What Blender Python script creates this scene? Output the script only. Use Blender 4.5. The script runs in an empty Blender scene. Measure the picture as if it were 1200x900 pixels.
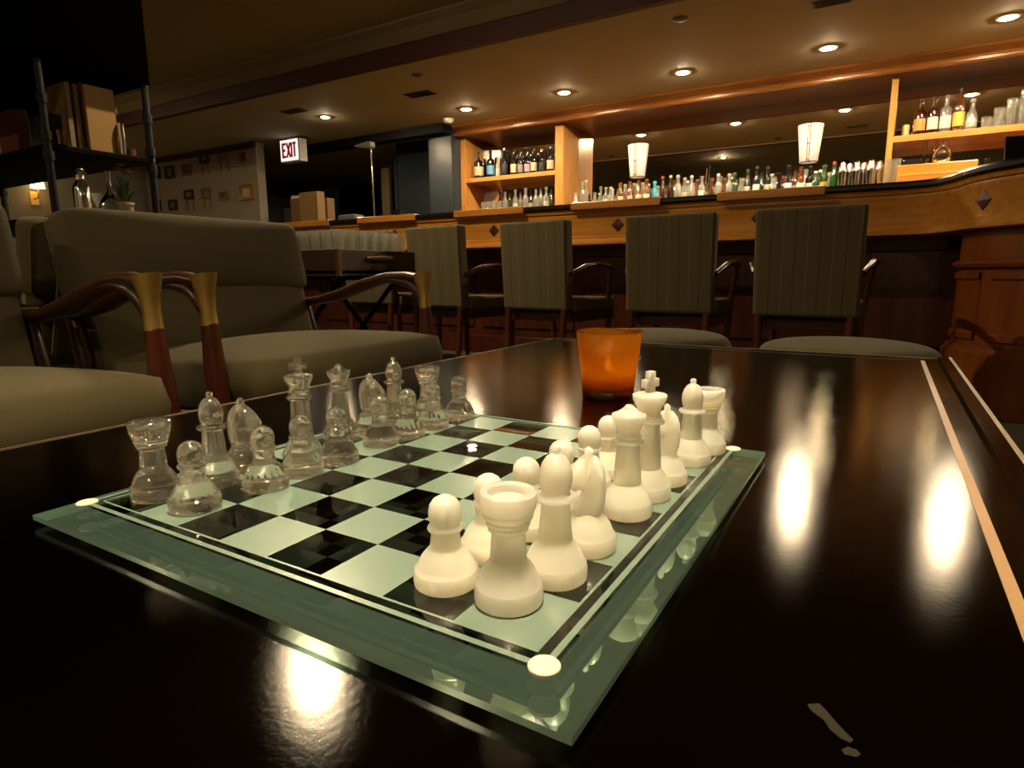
import bpy, bmesh, math, random
from mathutils import Vector, Matrix
random.seed(7)
PI = math.pi
D = bpy.data
C = bpy.context.scene.collection
SQ = 0.038                      # one chess square in metres
ZT = 0.46                       # table top
ZB = 0.4714                     # glass board top
CEIL, CEIL_HI = 2.40, 2.65      # soffit over the bar, lounge ceiling
Y_SOF, Y_BAR, Y_MIR, Y_CAB = 4.27, 3.60, 6.95, 6.53

# ------------------------------------------------------------------ camera
RX = Vector((0.8584966958, 0.5127871383, -0.0057248724))
UP = Vector((-0.0855551505, 0.1542237356, 0.9843248222))
FW = Vector((-0.5056320199, 0.8445498151, -0.1762721482))
CAM = Vector((0.09998098, -0.18339447, 0.609))
FPX = 724.56
cd = D.cameras.new('camera'); cam = D.objects.new('camera', cd); C.objects.link(cam)
cd.sensor_fit = 'HORIZONTAL'; cd.sensor_width = 36; cd.lens = FPX / 1200 * 36
cd.clip_start = 0.01; cd.clip_end = 60
cam.matrix_world = Matrix(((RX.x, UP.x, -FW.x, CAM.x), (RX.y, UP.y, -FW.y, CAM.y), (RX.z, UP.z, -FW.z, CAM.z), (0, 0, 0, 1)))
sc = bpy.context.scene
sc.camera = cam
# ------------------------------------------------------------------ world, exposure
w = D.worlds.new('world'); sc.world = w; w.use_nodes = True
w.node_tree.nodes['Background'].inputs[0].default_value = (1, .75, .45, 1)
w.node_tree.nodes['Background'].inputs[1].default_value = 0.0
sc.view_settings.view_transform = 'Standard'; sc.view_settings.look = 'None'
sc.view_settings.exposure = 0.0; sc.view_settings.gamma = 1; sc.view_settings.use_curve_mapping = False
sc.cycles.sample_clamp_indirect = 60.0
sc.cycles.caustics_reflective = False
sc.cycles.max_bounces = 12
L_BAR, L_LOUNGE_FILL, L_TABLE = 1900.0, 120.0, 1650.0     # radiance of the lamp lenses
WARM = (1.0, .74, .42); WARM2 = (1.0, .78, .48)

def ray(px, py):
    return RX * ((px - 600) / FPX) + UP * ((450 - py) / FPX) + FW
def onY(px, py, Y): d = ray(px, py); return CAM + d * ((Y - CAM.y) / d.y)
def onX(px, py, X): d = ray(px, py); return CAM + d * ((X - CAM.x) / d.x)

# ------------------------------------------------------------------ materials
MATS = {}
def nmat(name):
    m = D.materials.new(name); m.use_nodes = True
    nt = m.node_tree; b = nt.nodes['Principled BSDF']; MATS[name] = m
    return m, nt, b
def plain(name, col, rough=.5, metal=0, spec=.5, coat=0, bump=0, bscale=200, var=0, vscale=6):
    m, nt, b = nmat(name)
    b.inputs['Base Color'].default_value = (*col, 1); b.inputs['Roughness'].default_value = rough
    b.inputs['Metallic'].default_value = metal; b.inputs['Specular IOR Level'].default_value = spec
    b.inputs['Coat Weight'].default_value = coat
    if bump or var:
        tc = nt.nodes.new('ShaderNodeTexCoord')
        if bump:
            n = nt.nodes.new('ShaderNodeTexNoise'); n.inputs['Scale'].default_value = bscale
            nt.links.new(tc.outputs['Object'], n.inputs['Vector'])
            bp = nt.nodes.new('ShaderNodeBump'); bp.inputs['Strength'].default_value = bump; bp.inputs['Distance'].default_value = .002
            nt.links.new(n.outputs[0], bp.inputs['Height']); nt.links.new(bp.outputs[0], b.inputs['Normal'])
        if var:
            n2 = nt.nodes.new('ShaderNodeTexNoise'); n2.inputs['Scale'].default_value = vscale; n2.inputs['Detail'].default_value = 4
            nt.links.new(tc.outputs['Object'], n2.inputs['Vector'])
            r = nt.nodes.new('ShaderNodeMapRange'); r.inputs[3].default_value = 1 - var; r.inputs[4].default_value = 1 + var
            nt.links.new(n2.outputs[0], r.inputs[0])
            mx = nt.nodes.new('ShaderNodeVectorMath'); mx.operation = 'SCALE'; mx.inputs[0].default_value = col
            nt.links.new(r.outputs[0], mx.inputs['Scale']); nt.links.new(mx.outputs[0], b.inputs['Base Color'])
    return m
def wood(name, c1, c2, rough=.35, scale=(1.2, 18, 18), coat=.15):
    m, nt, b = nmat(name)
    tc = nt.nodes.new('ShaderNodeTexCoord'); mp = nt.nodes.new('ShaderNodeMapping'); mp.inputs['Scale'].default_value = scale
    n = nt.nodes.new('ShaderNodeTexNoise'); n.inputs['Scale'].default_value = 2.2; n.inputs['Detail'].default_value = 6; n.inputs['Distortion'].default_value = .6
    cr = nt.nodes.new('ShaderNodeValToRGB')
    cr.color_ramp.elements[0].position = .3; cr.color_ramp.elements[0].color = (*c1, 1)
    cr.color_ramp.elements[1].position = .7; cr.color_ramp.elements[1].color = (*c2, 1)
    nt.links.new(tc.outputs['Object'], mp.inputs[0]); nt.links.new(mp.outputs[0], n.inputs['Vector'])
    nt.links.new(n.outputs[0], cr.inputs[0]); nt.links.new(cr.outputs[0], b.inputs['Base Color'])
    b.inputs['Roughness'].default_value = rough; b.inputs['Coat Weight'].default_value = coat; b.inputs['Coat Roughness'].default_value = .15
    return m
def emis(name, col, s):
    m, nt, b = nmat(name)
    b.inputs['Base Color'].default_value = (*col, 1); b.inputs['Emission Color'].default_value = (*col, 1); b.inputs['Emission Strength'].default_value = s
    return m
def thin_glass(name, tint, gloss=.08, rough=.02):
    # a clear wall of glass: light passes straight on, tinted, with a Fresnel sheen
    m, nt, b = nmat(name); nt.nodes.remove(b)
    t = nt.nodes.new('ShaderNodeBsdfTransparent'); t.inputs[0].default_value = (*tint, 1)
    g = nt.nodes.new('ShaderNodeBsdfGlossy'); g.inputs['Roughness'].default_value = rough
    lw = nt.nodes.new('ShaderNodeFresnel'); lw.inputs[0].default_value = 1.5
    ad = nt.nodes.new('ShaderNodeMath'); ad.operation = 'ADD'; ad.inputs[1].default_value = gloss; ad.use_clamp = True
    mx = nt.nodes.new('ShaderNodeMixShader')
    nt.links.new(lw.outputs[0], ad.inputs[0]); nt.links.new(ad.outputs[0], mx.inputs[0])
    nt.links.new(t.outputs[0], mx.inputs[1]); nt.links.new(g.outputs[0], mx.inputs[2])
    nt.links.new(mx.outputs[0], nt.nodes['Material Output'].inputs[0])
    return m
def mixmat(name, parts):
    # parts: list of (node type, colour, roughness, weight)
    m, nt, b = nmat(name); nt.nodes.remove(b)
    cur = None; tot = 0
    for typ, col, rg, wt in parts:
        n = nt.nodes.new(typ); n.inputs['Color'].default_value = (*col, 1)
        if rg is not None and 'Roughness' in n.inputs: n.inputs['Roughness'].default_value = rg
        if 'IOR' in n.inputs: n.inputs['IOR'].default_value = 1.48
        tot += wt
        if cur is None: cur = n
        else:
            mx = nt.nodes.new('ShaderNodeMixShader'); mx.inputs[0].default_value = wt / tot
            nt.links.new(cur.outputs[0], mx.inputs[1]); nt.links.new(n.outputs[0], mx.inputs[2]); cur = mx
    nt.links.new(cur.outputs[0], nt.nodes['Material Output'].inputs[0])
    return m

# room
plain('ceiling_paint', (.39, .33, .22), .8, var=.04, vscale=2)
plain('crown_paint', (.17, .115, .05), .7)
plain('ceiling_paint_dimmed', (.29, .23, .12), .8, var=.04, vscale=2)  # same ceiling paint, darkened to put the dimmer lounge light into the colour
plain('carpet', (.075, .063, .028), .95, bump=.6, bscale=300, var=.3, vscale=60)
plain('cream_wall', (.30, .25, .19), .85)
plain('olive_wall', (.17, .16, .11), .8)
plain('black_wall', (.012, .012, .014), .6)
plain('blue_paint', (.020, .030, .040), .3)
plain('dark_blue', (.004, .005, .006), .5, spec=.2)
wood('oak', (.40, .17, .035), (.55, .26, .06), .35, (18, 18, 1.2))
wood('oak_h', (.40, .17, .035), (.55, .26, .06), .35, (1.2, 18, 18))
wood('apron_wood', (.38, .14, .018), (.56, .24, .035), .3, (1.0, 14, 14))
wood('cornice_wood', (.17, .055, .012), (.27, .10, .02), .32, (1.0, 14, 14))
wood('mahogany', (.045, .008, .003), (.10, .022, .006), .35, (9, 9, 1.0))
wood('bulge_wood', (.17, .042, .009), (.26, .075, .014), .3, (7, 7, 1.0))
wood('beam_wood', (.034, .005, .002), (.055, .009, .003), .7, (1, 10, 10), 0)
wood('chair_wood', (.035, .010, .004), (.07, .02, .006), .35, (2, 12, 12), .15)
wood('tray_wood', (.045, .018, .007), (.085, .036, .013), .45, (2, 12, 12), .1)
wood('red_post', (.06, .010, .003), (.10, .019, .005), .3, (14, 14, 1.5), .3)
plain('bar_black', (.012, .006, .004), .3)
plain('inlay_red', (.055, .010, .004), .35)
# furniture
plain('olive_fabric', (.098, .078, .034), .95, bump=.25, bscale=500, var=.08, vscale=9)
plain('piping', (.14, .114, .055), .9)
plain('brass', (.70, .47, .14), .36, metal=.85)
plain('old_brass', (.16, .085, .035), .5, metal=.5)
plain('brass_bright', (.80, .58, .22), .18, metal=1)
plain('pipe_iron', (.006, .005, .0045), .5, spec=.25)
plain('shelf_black', (.003, .0022, .0016), .6, spec=.05)
plain('black_box', (.0008, .0006, .0005), .9, spec=.0)
# table: semi-gloss black lacquer
m, nt, b = nmat('table_lacquer'); nt.nodes.remove(b)
df = nt.nodes.new('ShaderNodeBsdfDiffuse'); df.inputs[0].default_value = (.0004, .0002, .00015, 1)
gs = nt.nodes.new('ShaderNodeBsdfAnisotropic'); gs.distribution = 'BECKMANN'; gs.inputs['Color'].default_value = (.95, .92, .88, 1)
fr = nt.nodes.new('ShaderNodeFresnel'); fr.inputs[0].default_value = 1.36
mx = nt.nodes.new('ShaderNodeMixShader')
nt.links.new(fr.outputs[0], mx.inputs[0]); nt.links.new(df.outputs[0], mx.inputs[1]); nt.links.new(gs.outputs[0], mx.inputs[2]); nt.links.new(mx.outputs[0], nt.nodes['Material Output'].inputs[0])
tc = nt.nodes.new('ShaderNodeTexCoord'); n = nt.nodes.new('ShaderNodeTexNoise'); n.inputs['Scale'].default_value = 300; n.inputs['Detail'].default_value = 2
bp = nt.nodes.new('ShaderNodeBump'); bp.inputs['Strength'].default_value = .05; bp.inputs['Distance'].default_value = .0006
nt.links.new(tc.outputs['Object'], n.inputs['Vector']); nt.links.new(n.outputs[0], bp.inputs['Height']); nt.links.new(bp.outputs[0], gs.inputs['Normal'])
mp = nt.nodes.new('ShaderNodeMapping'); mp.inputs['Scale'].default_value = (4, 9, 1); nt.links.new(tc.outputs['Object'], mp.inputs[0])
n2 = nt.nodes.new('ShaderNodeTexNoise'); n2.inputs['Scale'].default_value = 1.6; n2.inputs['Detail'].default_value = 6
mr = nt.nodes.new('ShaderNodeMapRange'); mr.inputs[3].default_value = .15; mr.inputs[4].default_value = .19
nt.links.new(mp.outputs[0], n2.inputs['Vector']); nt.links.new(n2.outputs[0], mr.inputs[0]); nt.links.new(mr.outputs[0], gs.inputs['Roughness'])
plain('inlay_tan', (.18, .10, .036), .4)
plain('chip_wood', (.010, .008, .004), .7, spec=.1)
plain('edge_tan', (.12, .08, .042), .45)
plain('bare_wood', (.10, .075, .04), .6)
# glass
thin_glass('board_glass', (.86, .93, .88), .03, .01)
mixmat('board_bevel', [('ShaderNodeBsdfTransparent', (.70, .84, .77), None, .70), ('ShaderNodeBsdfDiffuse', (.20, .34, .28), None, .07), ('ShaderNodeBsdfGlossy', (.85, .95, .9), .03, .18)])
mixmat('board_edge', [('ShaderNodeBsdfTransparent', (.45, .68, .56), None, .35), ('ShaderNodeBsdfDiffuse', (.45, .70, .57), None, .55), ('ShaderNodeBsdfGlossy', (.8, .95, .88), .1, .20)])
mixmat('frost', [('ShaderNodeBsdfDiffuse', (.128, .188, .153), None, .62), ('ShaderNodeBsdfTransparent', (.75, .9, .8), None, .22), ('ShaderNodeBsdfGlossy', (1, 1, 1), .25, .10)])
plain('foot_white', (.50, .46, .34), .6)
m, nt, b = nmat('clear_glass'); nt.nodes.remove(b)
g = nt.nodes.new('ShaderNodeBsdfGlass'); g.inputs['IOR'].default_value = 1.5; g.inputs['Roughness'].default_value = .0; g.inputs['Color'].default_value = (1, .985, .95, 1)
tl = nt.nodes.new('ShaderNodeBsdfTranslucent'); tl.inputs[0].default_value = (1, .95, .84, 1)
gy = nt.nodes.new('ShaderNodeBsdfGlossy'); gy.inputs['Roughness'].default_value = .06
cur = g
for sh_, wt in ((tl, .09), (gy, .12)):
    mx = nt.nodes.new('ShaderNodeMixShader'); mx.inputs[0].default_value = wt
    nt.links.new(cur.outputs[0], mx.inputs[1]); nt.links.new(sh_.outputs[0], mx.inputs[2]); cur = mx
nt.links.new(cur.outputs[0], nt.nodes['Material Output'].inputs[0])
m, nt, b = nmat('frosted_glass')
b.inputs['Base Color'].default_value = (1, .92, .75, 1); b.inputs['Roughness'].default_value = .42
b.inputs['Subsurface Weight'].default_value = 1.0; b.inputs['Subsurface Radius'].default_value = (1.0, .92, .75); b.inputs['Subsurface Scale'].default_value = .022
g = nt.nodes.new('ShaderNodeBsdfGlass'); g.inputs['Color'].default_value = (1, .97, .9, 1); g.inputs['Roughness'].default_value = .34; g.inputs['IOR'].default_value = 1.42
mx = nt.nodes.new('ShaderNodeMixShader'); mx.inputs[0].default_value = .60
nt.links.new(b.outputs[0], mx.inputs[1]); nt.links.new(g.outputs[0], mx.inputs[2]); nt.links.new(mx.outputs[0], nt.nodes['Material Output'].inputs[0])
thin_glass('bottle_clear', (.88, .88, .84), .06)
mixmat('tumbler_glass', [('ShaderNodeBsdfTransparent', (.93, .93, .90), None, .72), ('ShaderNodeBsdfTranslucent', (.9, .88, .8), None, .08), ('ShaderNodeBsdfDiffuse', (.9, .88, .8), None, .05), ('ShaderNodeBsdfGlossy', (1, 1, .97), .06, .15)])
mixmat('amber_glass', [('ShaderNodeBsdfTransparent', (.85, .50, .10), None, .15), ('ShaderNodeBsdfTranslucent', (.72, .40, .07), None, .75), ('ShaderNodeBsdfGlossy', (1, .8, .5), .05, .10)])
mixmat('amber_wax', [('ShaderNodeBsdfTranslucent', (.95, .62, .2), None, .6), ('ShaderNodeBsdfDiffuse', (.8, .5, .18), None, .4)])
mixmat('amber_base', [('ShaderNodeBsdfTransparent', (.45, .12, .012), None, .75), ('ShaderNodeBsdfGlossy', (1, .75, .45), .04, .15)])
plain('wax', (.75, .50, .20), .6)
emis('flame', (1, .62, .18), 17)
# mirror
m, nt, b = nmat('mirror'); b.inputs['Base Color'].default_value = (.78, .75, .68, 1); b.inputs['Metallic'].default_value = 1; b.inputs['Roughness'].default_value = .0
# lamps
emis('lens_bar', WARM2, L_BAR); emis('lens_lounge_fill', WARM, L_LOUNGE_FILL); emis('lens_table', WARM2, L_TABLE); emis('lens_tray', WARM2, 11000.0); emis('lens_rear_fill', WARM2, 1500.0); emis('lens_side_fill', WARM2, 260.0); emis('lens_hall_fill', WARM, 900.0)
emis('shade_glow', (1, .83, .64), .55); emis('small_shade', (1, .68, .30), 6)
plain('trim_white', (.6, .55, .45), .5); plain('dark_baffle', (.02, .02, .02), .6)
emis('exit_white', (1, .93, .90), 1.0); emis('exit_red', (.30, .01, .012), .35)
plain('vent_grey', (.10, .08, .05), .6); plain('plastic_white', (.6, .6, .55), .5); plain('screen_black', (.01, .01, .012), .2)
plain('chrome', (.75, .74, .72), .08, metal=1)
plain('leaf', (.05, .10, .03), .6); plain('flower_red', (.25, .04, .02), .6); plain('terracotta', (.38, .30, .20), .8)
plain('box_wood', (.20, .10, .028), .5, var=.12, vscale=14); plain('lamp_metal', (.16, .14, .10), .4); plain('spine_tan', (.22, .14, .06), .7); plain('pale_wood', (.30, .17, .05), .5, var=.12, vscale=14); plain('book_red', (.10, .015, .008), .6); plain('book_dark', (.02, .016, .014), .6)
plain('paper', (.60, .52, .38), .7); plain('mat_board', (.55, .47, .36), .8); plain('grey_cloth', (.14, .14, .13), .8)
# pinstriped seat fabric
m, nt, b = nmat('pinstripe')
tc = nt.nodes.new('ShaderNodeTexCoord'); sp = nt.nodes.new('ShaderNodeSeparateXYZ'); nt.links.new(tc.outputs['Object'], sp.inputs[0])
def stripe(period, phase, width):
    a = nt.nodes.new('ShaderNodeMath'); a.operation = 'MULTIPLY_ADD'; a.inputs[1].default_value = 1 / period; a.inputs[2].default_value = phase + 100
    f = nt.nodes.new('ShaderNodeMath'); f.operation = 'FRACT'; l = nt.nodes.new('ShaderNodeMath'); l.operation = 'LESS_THAN'; l.inputs[1].default_value = width
    nt.links.new(sp.outputs[0], a.inputs[0]); nt.links.new(a.outputs[0], f.inputs[0]); nt.links.new(f.outputs[0], l.inputs[0]); return l
s1 = stripe(.098, .0, .03); s2 = stripe(.098, .5, .03)
n = nt.nodes.new('ShaderNodeTexNoise'); n.inputs['Scale'].default_value = 350; nt.links.new(tc.outputs['Object'], n.inputs['Vector'])
cr = nt.nodes.new('ShaderNodeValToRGB'); cr.color_ramp.elements[0].color = (.082, .062, .024, 1); cr.color_ramp.elements[1].color = (.130, .100, .044, 1); nt.links.new(n.outputs[0], cr.inputs[0])
mx = nt.nodes.new('ShaderNodeMix'); mx.data_type = 'RGBA'; mx.inputs[7].default_value = (.17, .145, .10, 1)
nt.links.new(s1.outputs[0], mx.inputs[0]); nt.links.new(cr.outputs[0], mx.inputs[6])
mx2 = nt.nodes.new('ShaderNodeMix'); mx2.data_type = 'RGBA'; mx2.inputs[7].default_value = (.03, .025, .015, 1)
nt.links.new(s2.outputs[0], mx2.inputs[0]); nt.links.new(mx.outputs[2], mx2.inputs[6]); nt.links.new(mx2.outputs[2], b.inputs['Base Color'])
b.inputs['Roughness'].default_value = .95

# ------------------------------------------------------------------ mesh helpers
def link(name, me, mat, parent=None, loc=None, rotz=None):
    o = D.objects.new(name, me); C.objects.link(o)
    if mat is not None and len(me.materials) == 0: me.materials.append(MATS[mat])
    if parent is not None: o.parent = parent
    if loc is not None: o.location = loc
    if rotz is not None: o.rotation_euler = (0, 0, rotz)
    return o
def tag(o, label, cat, group=None, kind=None):
    o['label'] = label; o['category'] = cat
    if group: o['group'] = group
    if kind: o['kind'] = kind
    return o
def thing(name, label, cat, loc=(0, 0, 0), rotz=0, group=None):
    o = D.objects.new(name, None); C.objects.link(o); o.location = loc; o.rotation_euler = (0, 0, rotz); o.empty_display_size = .05
    return tag(o, label, cat, group)
def struct(o, label=None, cat=None):
    o['kind'] = 'structure'
    if label: o['label'] = label
    if cat: o['category'] = cat
    return o
def fin(bm, smooth=True, ang=35):
    bmesh.ops.recalc_face_normals(bm, faces=bm.faces)
    me = D.meshes.new('m'); bm.to_mesh(me); bm.free()
    if smooth:
        for p in me.polygons: p.use_smooth = True
        me.set_sharp_from_angle(angle=math.radians(ang))
    return me
def add_box(bm, x0, x1, y0, y1, z0, z1, bev=0, seg=2):
    r = bmesh.ops.create_cube(bm, size=1)
    vs = r['verts']
    for v in vs:
        v.co = Vector(((x0 + x1) / 2 + v.co.x * (x1 - x0), (y0 + y1) / 2 + v.co.y * (y1 - y0), (z0 + z1) / 2 + v.co.z * (z1 - z0)))
    if bev:
        es = list({e for v in vs for e in v.link_edges})
        bmesh.ops.bevel(bm, geom=es, offset=bev, segments=seg, affect='EDGES', profile=.5)
def box(x0, x1, y0, y1, z0, z1, bev=0, seg=2):
    bm = bmesh.new(); add_box(bm, x0, x1, y0, y1, z0, z1, bev, seg); return fin(bm, ang=14)
def add_lathe(bm, prof, n=32, cx=0, cy=0, cz=0, s=1.0, flute=None):
    rings = []
    for r, z in prof:
        if r <= 1e-6: rings.append([bm.verts.new((cx, cy, cz + z * s))])
        else: rings.append([bm.verts.new((cx + r * s * (1 - (flute[2] * (k % 2) if flute and flute[0] < z < flute[1] else 0)) * math.cos(2 * PI * k / n), cy + r * s * (1 - (flute[2] * (k % 2) if flute and flute[0] < z < flute[1] else 0)) * math.sin(2 * PI * k / n), cz + z * s)) for k in range(n)])
    for a, b in zip(rings, rings[1:]):
        if len(a) == 1 and len(b) == 1: continue
        for k in range(n):
            k2 = (k + 1) % n
            if len(a) == 1: bm.faces.new((a[0], b[k2], b[k]))
            elif len(b) == 1: bm.faces.new((a[k], a[k2], b[0]))
            else: bm.faces.new((a[k], a[k2], b[k2], b[k]))
def lathe(prof, n=32, s=1.0, ang=35):
    bm = bmesh.new(); add_lathe(bm, prof, n, s=s); return fin(bm, ang=ang)
def smooth_prof(pts, sub=4):
    out = []
    P = [pts[0]] + list(pts) + [pts[-1]]
    for i in range(1, len(P) - 2):
        p0, p1, p2, p3 = P[i - 1], P[i], P[i + 1], P[i + 2]
        for k in range(sub):
            t = k / sub
            out.append(tuple(max(0, .5 * ((2 * p1[j]) + (-p0[j] + p2[j]) * t + (2 * p0[j] - 5 * p1[j] + 4 * p2[j] - p3[j]) * t * t + (-p0[j] + 3 * p1[j] - 3 * p2[j] + p3[j]) * t ** 3)) for j in (0, 1)))
    out.append(pts[-1]); return out
def add_tube(bm, pts, rad, n=10, cap=True):
    # pts: list of Vector; rad: per-point radius or (a,b) for sideways/vertical half axes
    pts = [Vector(p) for p in pts]; rings = []
    for i, p in enumerate(pts):
        t = (pts[min(i + 1, len(pts) - 1)] - pts[max(i - 1, 0)]).normalized()
        up = Vector((0, 0, 1)) if abs(t.z) < .9 else Vector((1, 0, 0))
        s = t.cross(up).normalized(); u = s.cross(t).normalized()
        r = rad[i] if isinstance(rad, (list, tuple)) and not isinstance(rad[0], (int, float)) or isinstance(rad, list) else rad
        a, b = r if isinstance(r, (tuple, list)) else (r, r)
        rings.append([bm.verts.new(p + s * a * math.cos(2 * PI * k / n) + u * b * math.sin(2 * PI * k / n)) for k in range(n)])
    for a, b in zip(rings, rings[1:]):
        for k in range(n): bm.faces.new((a[k], a[(k + 1) % n], b[(k + 1) % n], b[k]))
    if cap: bm.faces.new(rings[0][::-1]); bm.faces.new(rings[-1])
def tube(pts, rad, n=10):
    bm = bmesh.new(); add_tube(bm, pts, rad, n); return fin(bm, ang=50)
def prism(poly, axis, a0, a1, bev=0):
    # extrude a 2D polygon: axis 'x' -> poly in (y,z); 'y' -> (x,z); 'z' -> (x,y)
    bm = bmesh.new()
    def P(p, a): return {'x': (a, p[0], p[1]), 'y': (p[0], a, p[1]), 'z': (p[0], p[1], a)}[axis]
    v0 = [bm.verts.new(P(p, a0)) for p in poly]; v1 = [bm.verts.new(P(p, a1)) for p in poly]
    bm.faces.new(v0); bm.faces.new(v1[::-1])
    for k in range(len(poly)): bm.faces.new((v0[k], v1[k], v1[(k + 1) % len(poly)], v0[(k + 1) % len(poly)]))
    if bev: bmesh.ops.bevel(bm, geom=bm.edges[:], offset=bev, segments=2, affect='EDGES')
    return fin(bm, ang=14)
def copy_tree(o, parent=None):
    c = o.copy(); C.objects.link(c)
    for k in ('label', 'category', 'group'):
        if k in o.keys(): c[k] = o[k]
    c.parent = parent
    for ch in list(o.children): copy_tree(ch, c)
    return c
def cushion(sx, sy, sz, name, mat, parent, puff=.35, pip=None):
    # soft box centred at origin, base z=0: a dense box with rounded profile and a crowned top
    bm = bmesh.new(); nx, ny = 22, 22
    def shape(u, v, top):
        e = max(abs(u), abs(v)); q = (1 - abs(u) ** 6) * (1 - abs(v) ** 6)
        h = .5 * sz * (.72 + .28 * (1 - u * u) * (1 - v * v))
        rx = sx * .5; k = e / ((abs(u) ** 13 + abs(v) ** 13) ** (1 / 13)) if e > 1e-6 else 1
        return Vector((u * rx * k, v * sy * .5 * k, sz * .5 + (h if top else -h) * (1 - .28 * (e ** 8))))
    g = {}
    for t in (0, 1):
        for i in range(nx + 1):
            for j in range(ny + 1):
                u = math.sin((i / nx - .5) * PI) * .35 + (i / nx - .5) * 2 * .65; v = math.sin((j / ny - .5) * PI) * .35 + (j / ny - .5) * 2 * .65
                g[t, i, j] = bm.verts.new(shape(u, v, t))
        for i in range(nx):
            for j in range(ny):
                f = (g[t, i, j], g[t, i + 1, j], g[t, i + 1, j + 1], g[t, i, j + 1]); bm.faces.new(f if t else f[::-1])
    rim = [(i, 0) for i in range(nx)] + [(nx, j) for j in range(ny)] + [(i, ny) for i in range(nx, 0, -1)] + [(0, j) for j in range(ny, 0, -1)]
    # side wall with a slight bulge
    mid = []
    for (i, j) in rim:
        a, b_ = g[0, i, j].co, g[1, i, j].co; c = (a + b_) / 2; d = Vector((c.x, c.y, 0)); mid.append(bm.verts.new(c + d.normalized() * .010))
    L = len(rim)
    for k in range(L):
        k2 = (k + 1) % L
        bm.faces.new((g[0, rim[k][0], rim[k][1]], g[0, rim[k2][0], rim[k2][1]], mid[k2], mid[k]))
        bm.faces.new((mid[k], mid[k2], g[1, rim[k2][0], rim[k2][1]], g[1, rim[k][0], rim[k][1]]))
    path = [g[1, i, j].co.copy() for (i, j) in rim]
    me = fin(bm, ang=70)
    o = link(name, me, mat, parent)
    if pip:
        bm = bmesh.new(); add_tube(bm, path + [path[0], path[1]], .0035, 6, cap=False); link('piping', fin(bm), pip, o)
    return o
def sweep(path, prof, close=False):
    # path: plan points (x,y); prof: list of (outward offset, z); outward is to the right of travel
    bm = bmesh.new(); rows = []
    N = len(path)
    for i in range(N):
        p = Vector((*path[i], 0)); a = Vector((*path[max(i - 1, 0)], 0)); b = Vector((*path[min(i + 1, N - 1)], 0))
        t = (b - a).normalized(); nrm = Vector((t.y, -t.x, 0))
        rows.append([bm.verts.new(p + nrm * o + Vector((0, 0, z))) for o, z in prof])
    M = len(prof)
    for r0, r1 in zip(rows, rows[1:]):
        for k in range(M if close else M - 1): bm.faces.new((r0[k], r1[k], r1[(k + 1) % M], r0[(k + 1) % M]))
    if close: bm.faces.new(rows[0]); bm.faces.new(rows[-1][::-1])
    return fin(bm, ang=25)

# ------------------------------------------------------------------ room shell
XL, XR, YN, YF = -10.2, 3.4, -3.2, 7.05
struct(link('floor', box(XL - .1, XR + .1, YN - .1, 9.6, -.05, 0), 'carpet'))
struct(link('ceiling', box(XL - .1, XR + .1, YN - .1, Y_SOF + .05, CEIL_HI, CEIL_HI + .05), 'ceiling_paint_dimmed'))
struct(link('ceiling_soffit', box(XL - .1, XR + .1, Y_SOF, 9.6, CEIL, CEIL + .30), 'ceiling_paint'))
struct(link('wall_left', box(XL - .1, XL, YN - .1, 9.6, 0, CEIL_HI), 'olive_wall'))
struct(link('wall_right', box(XR, XR + .1, YN - .1, YF, 0, CEIL_HI), 'olive_wall'))
struct(link('wall_near', box(XL - .1, XR + .1, YN - .1, YN, 0, CEIL_HI), 'cream_wall'))
struct(link('wall_back', box(-4.98, XR + .1, YF - .04, YF + .06, 0, CEIL), 'cream_wall'))
struct(link('wall_picture', box(XL, -7.48, 5.67, 5.80, 0, CEIL), 'cream_wall'))
struct(link('wall_passage', box(XL, -4.98, 9.5, 9.6, 0, CEIL), 'black_wall'))
struct(link('wall_column', box(-5.02, -4.665, 6.35, 7.03, 0, CEIL), 'blue_paint'))
struct(link('wall_blue', box(-5.95, -5.02, 6.80, 6.92, 0, CEIL), 'blue_paint'))
struct(link('trim_1', box(-5.97, -5.93, 6.76, 6.80, 0, CEIL - .22), 'blue_paint'))
struct(link('trim_2', box(-7.48, -4.66, 6.18, 6.36, CEIL - .10, CEIL), 'dark_blue'))
struct(link('trim_3', box(XL, -7.46, 5.62, 5.67, CEIL - .07, CEIL), 'beam_wood'))
# soffit face: red wood band and crown
bmx = link('trim_4', box(XL, XR, Y_SOF - .07, Y_SOF, CEIL - .012, CEIL + .125, .006), 'beam_wood'); struct(bmx)
struct(link('trim_5', prism([(Y_SOF, CEIL + .125), (Y_SOF - .075, CEIL + .125), (Y_SOF - .10, CEIL + .15), (Y_SOF - .15, CEIL + .20), (Y_SOF - .21, CEIL + .235), (Y_SOF - .22, CEIL + .25), (Y_SOF, CEIL + .25)], 'x', XL, XR), 'crown_paint'))
struct(link('trim_6', box(XL, XR, Y_SOF, Y_SOF + .05, CEIL - .012, CEIL), 'ceiling_paint'))
# wooden crown along the left wall, seen past the shelf
struct(link('trim_7', box(XL, XL + .08, YN, 5.67, 2.25, 2.36), 'cornice_wood'))

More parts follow.
